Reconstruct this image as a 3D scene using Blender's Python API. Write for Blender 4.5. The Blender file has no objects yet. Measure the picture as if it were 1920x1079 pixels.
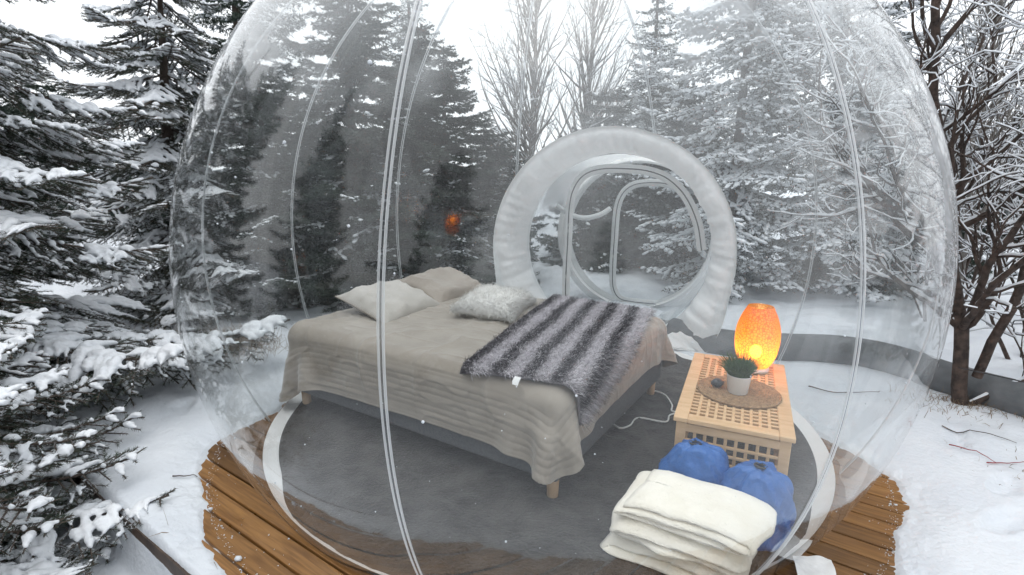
import bpy, bmesh, math
import numpy as np
from mathutils import Matrix, Vector

# ------------------------------------------------------------------ camera, sky, light
scene = bpy.context.scene
COL = scene.collection
cd = bpy.data.cameras.new("camera"); cam = bpy.data.objects.new("camera", cd); COL.objects.link(cam)
cd.sensor_width = 36.0; cd.lens = 18.757; cd.clip_start = 0.05; cd.clip_end = 600
CAM = np.array([0.0, -3.345, 1.586])
rt = Vector((0.99769, 0.06625, 0.01528)); up = Vector((-0.02906, 0.21243, 0.97674)); fw = Vector((-0.06146, 0.97493, -0.21386))
m = Matrix.Identity(4)
for i in range(3):
    m[i][0] = rt[i]; m[i][1] = up[i]; m[i][2] = -fw[i]; m[i][3] = CAM[i]
cam.matrix_world = m
scene.camera = cam

SUN_EL, SUN_AZ = math.radians(77), math.radians(200)
w = bpy.data.worlds.new("World"); scene.world = w; w.use_nodes = True
nt = w.node_tree; nt.nodes.clear()
sky = nt.nodes.new("ShaderNodeTexSky"); sky.sky_type = 'NISHITA'; sky.sun_disc = False
sky.sun_elevation = SUN_EL; sky.sun_rotation = SUN_AZ; sky.air_density = 1.0; sky.dust_density = 4.0
hs = nt.nodes.new("ShaderNodeHueSaturation"); hs.inputs['Saturation'].default_value = 0.25
b1 = nt.nodes.new("ShaderNodeBackground"); b1.inputs['Strength'].default_value = 0.10
b2 = nt.nodes.new("ShaderNodeBackground"); b2.inputs['Color'].default_value = (0.93, 0.965, 1.0, 1); b2.inputs['Strength'].default_value = 1.25
mx = nt.nodes.new("ShaderNodeMixShader"); mx.inputs[0].default_value = 0.85
wo = nt.nodes.new("ShaderNodeOutputWorld")
nt.links.new(sky.outputs[0], hs.inputs['Color']); nt.links.new(hs.outputs[0], b1.inputs['Color'])
nt.links.new(b1.outputs[0], mx.inputs[1]); nt.links.new(b2.outputs[0], mx.inputs[2]); nt.links.new(mx.outputs[0], wo.inputs[0])
sl = bpy.data.lights.new("sun", 'SUN'); sl.energy = 0.6; sl.angle = math.radians(40); sl.color = (1.0, 0.97, 0.93)
so = bpy.data.objects.new("sun", sl); COL.objects.link(so)
so.rotation_euler = (math.radians(90) - SUN_EL, 0, math.pi - SUN_AZ)
scene.view_settings.view_transform = 'Standard'; scene.view_settings.look = 'None'
scene.view_settings.exposure = 0.40; scene.view_settings.gamma = 1.0
cy = scene.cycles
cy.use_denoising = True; cy.use_light_tree = False; cy.use_adaptive_sampling = True; cy.adaptive_threshold = 0.03; cy.adaptive_min_samples = 12
cy.max_bounces = 6; cy.diffuse_bounces = 4; cy.glossy_bounces = 2; cy.transmission_bounces = 4
cy.transparent_max_bounces = 16; cy.sample_clamp_indirect = 6.0; cy.caustics_reflective = False; cy.caustics_refractive = False
cy.use_fast_gi = False; cy.fast_gi_method = 'REPLACE'; cy.ao_bounces_render = 1; w.light_settings.distance = 6.0

# ------------------------------------------------------------------ helpers
rng = np.random.default_rng(11)

def vnoise(p, seed=0):
    """value noise in [-1, 1] for points (..., 3)"""
    p = np.asarray(p, float); i = np.floor(p).astype(np.int64); f = p - i
    f = f * f * (3 - 2 * f); out = 0
    for dx in (0, 1):
        for dy in (0, 1):
            for dz in (0, 1):
                n = ((i[..., 0] + dx) * 374761393 + (i[..., 1] + dy) * 668265263 + (i[..., 2] + dz) * 1442695041 + seed * 974711) & 0xFFFFFFFF
                n = ((n ^ (n >> 13)) * 1274126177) & 0xFFFFFFFF
                n = ((n ^ (n >> 16)) * 2246822519) & 0xFFFFFFFF
                v = ((n ^ (n >> 15)) & 0xFFFF) / 32767.5 - 1
                wgt = (f[..., 0] if dx else 1 - f[..., 0]) * (f[..., 1] if dy else 1 - f[..., 1]) * (f[..., 2] if dz else 1 - f[..., 2])
                out = out + v * wgt
    return out

def n2(x, y, s, seed=0):
    x = np.asarray(x, float); y = np.asarray(y, float) + 0 * x; x = x + 0 * y
    return vnoise(np.stack([x * s, y * s, np.full_like(x, 0.37)], -1), seed)

def sstep(a, b, x):
    t = np.clip((x - a) / (b - a), 0, 1); return t * t * (3 - 2 * t)

def nrm(v):
    return v / np.maximum(np.linalg.norm(v, axis=-1, keepdims=True), 1e-9)

def mesh(name, V, faces, smooth=True, mats=(), midx=None):
    """faces: list of integer arrays (n,3) or (n,4)"""
    me = bpy.data.meshes.new(name)
    V = np.ascontiguousarray(V, np.float32).reshape(-1, 3)
    faces = [np.asarray(f, np.int32) for f in faces if len(f)]
    used = np.zeros(len(V), bool)
    for f in faces: used[f.ravel()] = True
    if not used.all():
        remap = np.cumsum(used) - 1; V = V[used]; faces = [remap[f].astype(np.int32) for f in faces]
    me.vertices.add(len(V)); me.vertices.foreach_set('co', V.ravel())
    li = np.concatenate([f.ravel() for f in faces]); tot = np.concatenate([np.full(len(f), f.shape[1], np.int32) for f in faces])
    st = np.concatenate([[0], np.cumsum(tot)[:-1]]).astype(np.int32)
    me.loops.add(len(li)); me.loops.foreach_set('vertex_index', li.astype(np.int32))
    me.polygons.add(len(tot)); me.polygons.foreach_set('loop_start', st)
    if midx is not None: me.polygons.foreach_set('material_index', np.asarray(midx, np.int32))
    me.polygons.foreach_set('use_smooth', np.full(len(tot), bool(smooth)))
    for mt in mats: me.materials.append(mt)
    me.update(calc_edges=True)
    return me

def put(name, me, parent=None, label=None, cat=None, group=None, kind=None, loc=None, rot=None, scale=None, mw=None):
    o = bpy.data.objects.new(name, me); COL.objects.link(o)
    if parent is not None: o.parent = parent
    if loc is not None: o.location = loc
    if rot is not None: o.rotation_euler = rot
    if scale is not None: o.scale = scale
    if mw is not None: o.matrix_basis = mw
    if label: o['label'] = label
    if cat: o['category'] = cat
    if group: o['group'] = group
    if kind: o['kind'] = kind
    return o

def empty(name, loc=(0, 0, 0), rz=0, **k):
    o = put(name, None, loc=loc, rot=(0, 0, rz), **k); o.empty_display_size = 0.1
    return o

def cat_parts(parts):
    """[(V, [faces])] -> V, [tris], [quads] merged"""
    Vs, T, Q, off = [], [], [], 0
    for V, F in parts:
        Vs.append(V)
        for f in F:
            f = np.asarray(f)
            if len(f): (T if f.shape[1] == 3 else Q).append(f + off)
        off += len(V)
    out = []
    if T: out.append(np.concatenate(T))
    if Q: out.append(np.concatenate(Q))
    return np.concatenate(Vs), out

def grid_faces(nu, nv, closed_u=False, closed_v=False, off=0):
    i = np.arange(nu if closed_u else nu - 1)[:, None]; j = np.arange(nv if closed_v else nv - 1)[None, :]
    i2, j2 = (i + 1) % nu, (j + 1) % nv
    f = np.stack(np.broadcast_arrays(i * nv + j, i2 * nv + j, i2 * nv + j2, i * nv + j2), -1)
    return f.reshape(-1, 4) + off

def tube(pts, r, k=8, caps=True, closed=False):
    P = np.asarray(pts, float); n = len(P); r = np.broadcast_to(np.asarray(r, float), (n,))
    if closed: T = nrm(np.roll(P, -1, 0) - np.roll(P, 1, 0))
    else: T = nrm(np.gradient(P, axis=0))
    ref = np.array([0, 0, 1.0]) if abs(T[:, 2]).mean() < 0.8 else np.array([1.0, 0, 0])
    A = nrm(np.cross(T, ref)); B = np.cross(T, A)
    th = np.arange(k) / k * 2 * np.pi
    V = P[:, None] + r[:, None, None] * (np.cos(th)[None, :, None] * A[:, None] + np.sin(th)[None, :, None] * B[:, None])
    V = V.reshape(-1, 3); F = [grid_faces(n, k, closed_u=closed, closed_v=True)]
    if caps and not closed:
        V = np.vstack([V, P[:1], P[-1:]]); a = np.arange(k); b = (a + 1) % k
        F.append(np.stack([a, b, np.full(k, n * k)], -1)); F.append(np.stack([(n - 1) * k + b, (n - 1) * k + a, np.full(k, n * k + 1)], -1))
    return V, F

def spline(pts, n):
    P = np.asarray(pts, float); P = np.vstack([2 * P[0] - P[1], P, 2 * P[-1] - P[-2]]); m_ = len(P) - 3
    t = np.linspace(0, m_, n); i = np.minimum(t.astype(int), m_ - 1); f = (t - i)[:, None]
    a, b, c, d = P[i], P[i + 1], P[i + 2], P[i + 3]
    return 0.5 * (2 * b + (c - a) * f + (2 * a - 5 * b + 4 * c - d) * f ** 2 + (3 * b - a - 3 * c + d) * f ** 3)

def prisms(P0, P1, R0, R1, k=5, lift=None, flat=1.0):
    """many tapered segments at once"""
    P0, P1, R0, R1 = map(lambda a: np.asarray(a, float), (P0, P1, R0, R1))
    T = nrm(P1 - P0); ref = np.where((np.abs(T[:, 2:3]) > 0.9), [[1.0, 0, 0]], [[0, 0, 1.0]])
    A = nrm(np.cross(T, ref)); B = np.cross(A, T)
    th = np.arange(k) / k * 2 * np.pi + math.pi / 2
    ring = np.cos(th)[None, :, None] * A[:, None] + flat * np.sin(th)[None, :, None] * B[:, None]
    V = np.concatenate([P0[:, None] + R0[:, None, None] * ring, P1[:, None] + R1[:, None, None] * ring], 1)
    n = len(P0); base = (np.arange(n) * 2 * k)[:, None]; a = np.arange(k)[None]; b = (a + 1) % k
    F = np.stack(np.broadcast_arrays(base + a, base + b, base + k + b, base + k + a), -1).reshape(-1, 4)
    return V.reshape(-1, 3), [F]

def lathe(prof, k=40, fn=None):
    prof = np.asarray(prof, float); th = np.arange(k) / k * 2 * np.pi
    V = np.stack([prof[:, 0:1] * np.cos(th), prof[:, 0:1] * np.sin(th), np.repeat(prof[:, 1:2], k, 1)], -1)
    if fn is not None: V = fn(V)
    return V.reshape(-1, 3), [grid_faces(len(prof), k, closed_v=True)]

def ico(level=1):
    bm = bmesh.new(); bmesh.ops.create_icosphere(bm, subdivisions=level, radius=1)
    V = np.array([v.co[:] for v in bm.verts]); F = np.array([[v.index for v in f.verts] for f in bm.faces]); bm.free()
    return V, F
ICO1, ICO2 = ico(1), ico(2)

def blobs(C, S, X=None, base=None):
    """scaled copies of an icosphere: centres C (n,3), scales S (n,3), X long axis (n,3)"""
    BV, BF = base or ICO1
    n = len(C)
    if X is None: V = C[:, None] + S[:, None] * BV[None]
    else:
        X = nrm(X); Y = nrm(np.cross([[0, 0, 1.0]], X)); Z = np.cross(X, Y)
        L = S[:, None] * BV[None]
        V = C[:, None] + L[..., 0:1] * X[:, None] + L[..., 1:2] * Y[:, None] + L[..., 2:3] * Z[:, None]
    F = BF[None] + (np.arange(n) * len(BV))[:, None, None]
    return V.reshape(-1, 3), [F.reshape(-1, 3)]

BOXV = np.array([[x, y, z] for x in (-.5, .5) for y in (-.5, .5) for z in (-.5, .5)])
BOXF = np.array([[0, 1, 3, 2], [4, 6, 7, 5], [0, 4, 5, 1], [2, 3, 7, 6], [0, 2, 6, 4], [1, 5, 7, 3]])
def box(c, s): return np.asarray(c) + BOXV * np.asarray(s), [BOXF]

def bevel_box(sx, sy, sz, b, seg=2):
    bm = bmesh.new(); bmesh.ops.create_cube(bm, size=1)
    bmesh.ops.scale(bm, vec=(sx, sy, sz), verts=bm.verts)
    bmesh.ops.bevel(bm, geom=bm.edges[:], offset=b, segments=seg, affect='EDGES', profile=0.5)
    V = np.array([v.co[:] for v in bm.verts])
    T = [[v.index for v in f.verts] for f in bm.faces]; bm.free()
    return V, [np.array([t for t in T if len(t) == 3]).reshape(-1, 3), np.array([t for t in T if len(t) == 4]).reshape(-1, 4)]

# ------------------------------------------------------------------ materials
def newmat(name):
    mt = bpy.data.materials.new(name); mt.use_nodes = True
    return mt, mt.node_tree, mt.node_tree.nodes['Principled BSDF']

def pm(name, c1, c2=None, scale=6.0, rough=0.7, bump=0.0, bscale=60.0, bdist=0.01, detail=4, stretch=None, sheen=0.0, trans=0.0, sss=0.0, lo=0.35, hi=0.65, spec=None, coat=0.0):
    mt, t, p = newmat(name)
    N, L = t.nodes, t.links
    tc = N.new('ShaderNodeTexCoord'); vec = tc.outputs['Object']
    if stretch:
        mp = N.new('ShaderNodeMapping'); mp.inputs['Scale'].default_value = stretch; L.new(vec, mp.inputs[0]); vec = mp.outputs[0]
    p.inputs['Roughness'].default_value = rough
    if spec is not None: p.inputs['Specular IOR Level'].default_value = spec
    if c2 is None: p.inputs['Base Color'].default_value = (*c1, 1)
    else:
        nz = N.new('ShaderNodeTexNoise'); nz.inputs['Scale'].default_value = scale; nz.inputs['Detail'].default_value = detail; L.new(vec, nz.inputs['Vector'])
        cr = N.new('ShaderNodeValToRGB'); cr.color_ramp.elements[0].position = lo; cr.color_ramp.elements[1].position = hi
        cr.color_ramp.elements[0].color = (*c1, 1); cr.color_ramp.elements[1].color = (*c2, 1)
        L.new(nz.outputs['Fac'], cr.inputs[0]); L.new(cr.outputs[0], p.inputs['Base Color'])
    if bump:
        nb = N.new('ShaderNodeTexNoise'); nb.inputs['Scale'].default_value = bscale; nb.inputs['Detail'].default_value = 5; L.new(vec, nb.inputs['Vector'])
        bp = N.new('ShaderNodeBump'); bp.inputs['Strength'].default_value = bump; bp.inputs['Distance'].default_value = bdist
        L.new(nb.outputs['Fac'], bp.inputs['Height']); L.new(bp.outputs[0], p.inputs['Normal'])
    if sheen: p.inputs['Sheen Weight'].default_value = sheen
    if coat: p.inputs['Coat Weight'].default_value = coat; p.inputs['Coat Roughness'].default_value = 0.25
    if trans:                                                    # thin translucent sheet
        tr = N.new('ShaderNodeBsdfTranslucent'); tr.inputs['Color'].default_value = (*(c2 or c1), 1)
        ms = N.new('ShaderNodeMixShader'); ms.inputs[0].default_value = trans
        L.new(p.outputs[0], ms.inputs[1]); L.new(tr.outputs[0], ms.inputs[2]); L.new(ms.outputs[0], N['Material Output'].inputs[0])
    return mt

M = {}
M['snow'] = pm('snow', (0.67, 0.705, 0.755), (0.73, 0.76, 0.80), 3, 0.75, 0.45, 38, 0.02)
M['tree_snow'] = pm('tree_snow', (0.76, 0.79, 0.83), (0.83, 0.85, 0.88), 5, 0.8, 0.35, 90, 0.008)
M['needles'] = pm('needles', (0.018, 0.034, 0.022), (0.040, 0.062, 0.038), 4, 0.6)
M['needles_far'] = pm('needles_far', (0.020, 0.036, 0.028), (0.045, 0.064, 0.046), 2, 0.7)
M['needles_larch'] = pm('needles_larch', (0.05, 0.055, 0.045), (0.09, 0.09, 0.075), 2, 0.7)
M['bark'] = pm('bark', (0.045, 0.032, 0.025), (0.11, 0.085, 0.07), 14, 0.85, 0.8, 40, 0.01, stretch=(1, 1, 0.3))
M['bark_red'] = pm('bark_red', (0.030, 0.020, 0.016), (0.095, 0.064, 0.050), 22, 0.75, 0.9, 60, 0.012)
M['bark_pale'] = pm('bark_pale', (0.12, 0.11, 0.10), (0.28, 0.26, 0.24), 9, 0.8, 0.5, 40, 0.006)
M['plank'] = None
M['carpet'] = pm('carpet', (0.030, 0.027, 0.025), (0.082, 0.077, 0.073), 9, 0.95, 1.0, 70, 0.02, detail=10, sheen=0.1, lo=0.3, hi=0.7)
M['spread'] = pm('spread', (0.278, 0.243, 0.204), (0.328, 0.291, 0.248), 7, 0.85, 0.25, 220, 0.002, sheen=0.35)
M['pillow'] = pm('pillow', (0.30, 0.262, 0.225), (0.35, 0.31, 0.27), 9, 0.85, 0.25, 240, 0.002, sheen=0.3)
M['pillow_light'] = pm('pillow_light', (0.39, 0.365, 0.33), (0.44, 0.415, 0.38), 9, 0.85, 0.25, 240, 0.002, sheen=0.3)
M['box'] = pm('bed_box', (0.10, 0.105, 0.115), (0.135, 0.14, 0.15), 60, 0.9, 0.3, 300, 0.002)
M['legwood'] = pm('leg_wood', (0.45, 0.29, 0.16), (0.55, 0.37, 0.22), 10, 0.5, stretch=(4, 4, 0.6))
M['pine'] = pm('pine', (0.60, 0.38, 0.20), (0.70, 0.47, 0.27), 5, 0.5, 0.1, 30, 0.002, stretch=(1.5, 8, 8))
M['fur_dark'] = pm('fur_dark', (0.045, 0.04, 0.05), (0.08, 0.075, 0.09), 30, 0.6, trans=0.2)
M['fur_mid'] = pm('fur_mid', (0.20, 0.185, 0.205), (0.30, 0.28, 0.30), 30, 0.6, trans=0.3)
M['fur_light'] = pm('fur_light', (0.80, 0.765, 0.81), (0.92, 0.885, 0.925), 30, 0.6, trans=0.15)
M['fur_white'] = pm('fur_white', (0.95, 0.94, 0.91), (0.98, 0.97, 0.95), 30, 0.7, trans=0.2)
M['cream'] = pm('cream_wool', (0.88, 0.82, 0.70), (0.94, 0.885, 0.78), 10, 0.95, 0.7, 90, 0.006, sheen=0.4, detail=6)
M['blue'] = pm('blue_nylon', (0.018, 0.098, 0.33), (0.032, 0.145, 0.44), 6, 0.42, 0.9, 13, 0.03, detail=3)
M['black'] = pm('black_rubber', (0.02, 0.02, 0.022), None, rough=0.5)
M['white_plastic'] = pm('white_plastic', (0.78, 0.78, 0.77), None, rough=0.35)
M['pot'] = pm('pot_ceramic', (0.80, 0.80, 0.79), None, rough=0.3)
M['grass'] = pm('plant_grass', (0.03, 0.085, 0.02), (0.07, 0.15, 0.035), 60, 0.55)
M['soil'] = pm('soil', (0.03, 0.022, 0.016), None, rough=0.9)
M['rattan'] = pm('rattan', (0.20, 0.115, 0.055), (0.38, 0.24, 0.13), 70, 0.6, 0.8, 120, 0.004)
M['stone'] = pm('dark_stone', (0.05, 0.055, 0.065), (0.10, 0.105, 0.115), 40, 0.4)
M['pvc_white'] = pm('pvc_white', (0.94, 0.945, 0.94), (0.97, 0.97, 0.965), 4, 0.4, 0.6, 22, 0.015, trans=0.2)
M['pvc_frame'] = pm('pvc_frame', (0.72, 0.74, 0.74), (0.78, 0.79, 0.79), 6, 0.4, trans=0.3)
M['zip'] = pm('zip', (0.13, 0.135, 0.14), None, rough=0.4)
M['duct'] = pm('duct_foam', (0.12, 0.128, 0.135), (0.17, 0.178, 0.185), 9, 0.75, 0.5, 60, 0.006)
M['dead_grass'] = pm('dead_grass', (0.17, 0.12, 0.075), (0.28, 0.21, 0.14), 20, 0.8)
M['red_twig'] = pm('red_twig', (0.28, 0.025, 0.03), None, rough=0.5)
M['fascia'] = pm('wet_timber', (0.05, 0.032, 0.024), (0.10, 0.065, 0.045), 9, 0.5, 0.4, 40, 0.004)

def plank_mat():
    mt, t, p = newmat('deck_plank'); N, L = t.nodes, t.links
    tc = N.new('ShaderNodeTexCoord'); oi = N.new('ShaderNodeObjectInfo')
    ad = N.new('ShaderNodeVectorMath'); ad.operation = 'ADD'
    sc = N.new('ShaderNodeVectorMath'); sc.operation = 'SCALE'; sc.inputs['Scale'].default_value = 60
    cb = N.new('ShaderNodeCombineXYZ'); L.new(oi.outputs['Random'], cb.inputs[0]); L.new(oi.outputs['Random'], cb.inputs[1])
    L.new(cb.outputs[0], sc.inputs[0]); L.new(tc.outputs['Object'], ad.inputs[0]); L.new(sc.outputs[0], ad.inputs[1])
    mp = N.new('ShaderNodeMapping'); mp.inputs['Scale'].default_value = (0.7, 9, 9); L.new(ad.outputs[0], mp.inputs[0])
    n1 = N.new('ShaderNodeTexNoise'); n1.inputs['Scale'].default_value = 6; n1.inputs['Detail'].default_value = 6; n1.inputs['Distortion'].default_value = 0.6; L.new(mp.outputs[0], n1.inputs['Vector'])
    cr = N.new('ShaderNodeValToRGB'); e = cr.color_ramp.elements
    e[0].position = 0.30; e[0].color = (0.155, 0.070, 0.020, 1); e[1].position = 0.68; e[1].color = (0.30, 0.150, 0.048, 1)
    L.new(n1.outputs['Fac'], cr.inputs[0])
    vo = N.new('ShaderNodeTexVoronoi'); vo.inputs['Scale'].default_value = 2.6
    mp2 = N.new('ShaderNodeMapping'); mp2.inputs['Scale'].default_value = (0.8, 2.2, 0); L.new(ad.outputs[0], mp2.inputs[0]); L.new(mp2.outputs[0], vo.inputs['Vector'])
    kr = N.new('ShaderNodeValToRGB'); kr.color_ramp.elements[0].position = 0.035; kr.color_ramp.elements[1].position = 0.08
    kr.color_ramp.elements[0].color = (0.25, 0.2, 0.18, 1); kr.color_ramp.elements[1].color = (1, 1, 1, 1); L.new(vo.outputs['Distance'], kr.inputs[0])
    mu = N.new('ShaderNodeMix'); mu.data_type = 'RGBA'; mu.blend_type = 'MULTIPLY'; mu.inputs[0].default_value = 1
    L.new(cr.outputs[0], mu.inputs[6]); L.new(kr.outputs[0], mu.inputs[7])
    hsv = N.new('ShaderNodeHueSaturation'); mr = N.new('ShaderNodeMapRange'); mr.inputs[3].default_value = 0.6; mr.inputs[4].default_value = 1.25
    L.new(oi.outputs['Random'], mr.inputs[0]); L.new(mr.outputs[0], hsv.inputs['Value']); L.new(mu.outputs[2], hsv.inputs['Color'])
    L.new(hsv.outputs[0], p.inputs['Base Color'])
    n3 = N.new('ShaderNodeTexNoise'); n3.inputs['Scale'].default_value = 3; L.new(tc.outputs['Object'], n3.inputs['Vector'])
    rr = N.new('ShaderNodeMapRange'); rr.inputs[1].default_value = 0.35; rr.inputs[2].default_value = 0.65; rr.inputs[3].default_value = 0.25; rr.inputs[4].default_value = 0.6
    L.new(n3.outputs['Fac'], rr.inputs[0]); L.new(rr.outputs[0], p.inputs['Roughness'])
    bp = N.new('ShaderNodeBump'); bp.inputs['Strength'].default_value = 0.25; bp.inputs['Distance'].default_value = 0.004
    L.new(n1.outputs['Fac'], bp.inputs['Height']); L.new(bp.outputs[0], p.inputs['Normal'])
    return mt
M['plank'] = plank_mat()

def frost_hazed(me, tunnel=False):
    """patchy condensation with mist and sheen painted in, thicker towards the top"""
    co = np.empty(len(me.vertices) * 3, np.float32); me.vertices.foreach_get('co', co); co = co.reshape(-1, 3)
    n_ = 0.5 * vnoise(co * 1.7, 901) + 0.3 * vnoise(co * 4.1, 902) + 0.2 * vnoise(co * 9.5, 903)
    f_ = (0.25 + 0.75 * sstep(-0.2, 0.4, n_)) * np.maximum(sstep(1.7, 2.8, co[:, 2]), 0.55 * sstep(0.6, 2.0, co[:, 2]) * sstep(-0.9, 0.5, co[:, 0])).clip(0.02, 1)  # condensation plus painted haze, held back at low left so trees stay dark
    if tunnel: f_ = (0.35 + 0.65 * sstep(-0.3, 0.3, n_)) * sstep(0.95, 1.55, co[:, 2])
    me.attributes.new('frost_haze', 'FLOAT', 'POINT').data.foreach_set('value', f_.astype(np.float32)); return me

def clear_mat(name, milk, frost_haze_top, tint=(0.97, 0.985, 0.985), refl=1.0):
    """thin clear plastic film: sees through, mirrors by angle, slightly milky, condensation and painted haze towards the top"""
    mt, t, p = newmat(name); N, L = t.nodes, t.links
    N.remove(p); out = N['Material Output']
    geo = N.new('ShaderNodeNewGeometry'); fr = N.new('ShaderNodeFresnel')
    io = N.new('ShaderNodeMapRange'); io.inputs[3].default_value = 1.42; io.inputs[4].default_value = 1 / 1.42
    L.new(geo.outputs['Backfacing'], io.inputs[0]); L.new(io.outputs[0], fr.inputs['IOR'])
    # two faces of the film: 2F/(1+F)
    m1 = N.new('ShaderNodeMath'); m1.operation = 'MULTIPLY'; m1.inputs[1].default_value = 2 * refl; L.new(fr.outputs[0], m1.inputs[0])
    m2 = N.new('ShaderNodeMath'); m2.operation = 'ADD'; m2.inputs[1].default_value = 1; L.new(fr.outputs[0], m2.inputs[0])
    m3 = N.new('ShaderNodeMath'); m3.operation = 'DIVIDE'; m3.use_clamp = True; L.new(m1.outputs[0], m3.inputs[0]); L.new(m2.outputs[0], m3.inputs[1])
    gl = N.new('ShaderNodeBsdfGlossy'); gl.inputs['Roughness'].default_value = 0.06; gl.inputs['Color'].default_value = (1, 1, 1, 1)
    tp = N.new('ShaderNodeBsdfTransparent'); tp.inputs['Color'].default_value = (*tint, 1)
    df = N.new('ShaderNodeBsdfDiffuse'); df.inputs['Color'].default_value = (0.86, 0.88, 0.9, 1)
    tl = N.new('ShaderNodeBsdfTranslucent'); tl.inputs['Color'].default_value = (0.86, 0.88, 0.9, 1)
    ms = N.new('ShaderNodeMixShader'); ms.inputs[0].default_value = 0.5; L.new(df.outputs[0], ms.inputs[1]); L.new(tl.outputs[0], ms.inputs[2])
    # condensation plus painted mist and sheen, stored on the mesh points
    at = N.new('ShaderNodeAttribute'); at.attribute_name = 'frost_haze'
    mm = N.new('ShaderNodeMath'); mm.operation = 'MULTIPLY_ADD'; mm.use_clamp = True; mm.inputs[1].default_value = frost_haze_top; mm.inputs[2].default_value = milk; L.new(at.outputs['Fac'], mm.inputs[0])
    lw = N.new('ShaderNodeLayerWeight'); cs_ = N.new('ShaderNodeMath'); cs_.operation = 'SUBTRACT'; cs_.inputs[0].default_value = 1.06; L.new(lw.outputs['Facing'], cs_.inputs[1])
    md_ = N.new('ShaderNodeMath'); md_.operation = 'DIVIDE'; md_.use_clamp = True; L.new(mm.outputs[0], md_.inputs[0]); L.new(cs_.outputs[0], md_.inputs[1]); mm = md_    # longer path through the film at a slant
    a = N.new('ShaderNodeMixShader'); L.new(mm.outputs[0], a.inputs[0]); L.new(tp.outputs[0], a.inputs[1]); L.new(ms.outputs[0], a.inputs[2])
    b = N.new('ShaderNodeMixShader'); L.new(m3.outputs[0], b.inputs[0]); L.new(a.outputs[0], b.inputs[1]); L.new(gl.outputs[0], b.inputs[2])
    L.new(b.outputs[0], out.inputs[0])
    return mt
M['film'] = clear_mat('clear_film', 0.010, 0.34, refl=0.78)
M['film_tunnel'] = clear_mat('clear_film_tunnel', 0.05, 0.55, refl=0.7)
M['seam'] = clear_mat('seam_film', 0.55, 0.2)
M['seam_core'] = clear_mat('seam_core', 0.02, 0.0, tint=(0.55, 0.57, 0.6))

# ------------------------------------------------------------------ ground
R_B, Z_B = 2.004, 1.05                    # dome radius and centre height
BD = np.array([0.857, -0.515]); BN = np.array([0.515, 0.857])     # along the boards, across them

def ground_z(x, y):
    r = np.hypot(x, y); th = np.arctan2(y, x); q = BN[0] * x + BN[1] * y; pth = BD[0] * x + BD[1] * y
    soft = 0.05 * n2(x, y, 0.55, 1) + 0.04 * n2(x, y, 1.7, 2) + 0.032 * n2(x, y, 4.5, 3) + 0.017 * n2(x, y, 11, 4) + 0.006 * n2(x, y, 27, 15) - 0.035 * sstep(0.45, 0.8, n2(x + 5, y, 3.2, 14))
    g = 0.05 + soft * np.clip((r - 1.9) / 1.6, 0.15, 1)
    rb = 1.985 + 0.045 * n2(np.cos(th) * 7, np.sin(th) * 7, 1, 5) + 0.014 * n2(np.cos(th) * 22, np.sin(th) * 22, 1, 6) + 0.006 * n2(np.cos(th) * 70, np.sin(th) * 70, 1, 17)
    rb = rb - 0.245 * (1 - sstep(0.05, 0.35, np.cos(th + np.pi / 2)))     # under the front overhang only
    d = r - rb
    bank = sstep(0, 0.22, d)
    edge = np.where(d > 0, -0.004 + 0.022 * sstep(0, 0.03, d) * (1 - bank) + bank * (g + 0.006) - 0.002 + (0.013 * n2(x, y, 17, 7) + 0.008 * n2(x, y, 43, 16)) * (1 - bank), -0.006 + np.maximum(d * 0.55, -0.03) + np.minimum(d + 0.06, 0) * 2.0 + (0.013 * n2(x, y, 17, 7) + 0.008 * n2(x, y, 43, 16)) * sstep(-0.09, 0, d))
    g = np.where(d < 0.3, edge, g)
    off = sstep(-2.07, -2.12, q)                                   # past the deck's front edge the ground drops
    low = -0.26 + 0.06 * n2(x, y, 1.6, 8) + 0.03 * n2(x, y, 5, 9) + 0.012 * n2(x, y, 14, 10)
    near = sstep(0.6, -0.6, pth + 2.6)                             # ...less so further along to the left
    low = low * (1 - 0.75 * near) + g * 0.75 * near
    g = g * (1 - off) + low * off
    for fx, fy, fa in ((2.12, -1.05, 0.5), (2.40, -0.72, 0.7), (2.22, -1.42, 0.4), (2.62, -0.95, 0.9), (3.1, -0.5, 0.6), (-2.35, -0.25, 2.2), (-2.62, 0.22, 2.0), (-2.3, 0.62, 2.1), (2.75, -1.5, 0.3), (2.5, -0.25, 1.0)):   # old footprints
        a_ = (x - fx) * math.cos(fa) + (y - fy) * math.sin(fa); b_ = -(x - fx) * math.sin(fa) + (y - fy) * math.cos(fa); e_ = np.hypot(a_ / 0.14, b_ / 0.06) + 0.45 * n2(x, y, 9, 18) + 0.2 * n2(x, y, 25, 19)
        g = g - 0.032 * sstep(1.2, 0.3, e_) + 0.006 * np.exp(-((e_ - 1.35) / 0.25) ** 2)
    return g + 0.10 * sstep(4, 9, r) * (1 + n2(x, y, 0.3, 11)) - 0.0 * r

rad = np.concatenate([[0.01, 1.0, 1.6], np.linspace(1.70, 2.40, 62), np.geomspace(2.415, 9, 125), np.geomspace(9.4, 260, 30)])
NA = 880
ang = np.arange(NA) / NA * 2 * np.pi
gx = rad[:, None] * np.cos(ang); gy = rad[:, None] * np.sin(ang)
gz = ground_z(gx, gy)
GV = np.stack([gx, gy, gz], -1).reshape(-1, 3)
put('ground', mesh('ground', GV, [grid_faces(len(rad), NA, closed_v=True)[:, ::-1]], True, [M['snow']]), kind='structure')
def gz1(x, y): return float(ground_z(np.array([float(x)]), np.array([float(y)]))[0])

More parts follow.
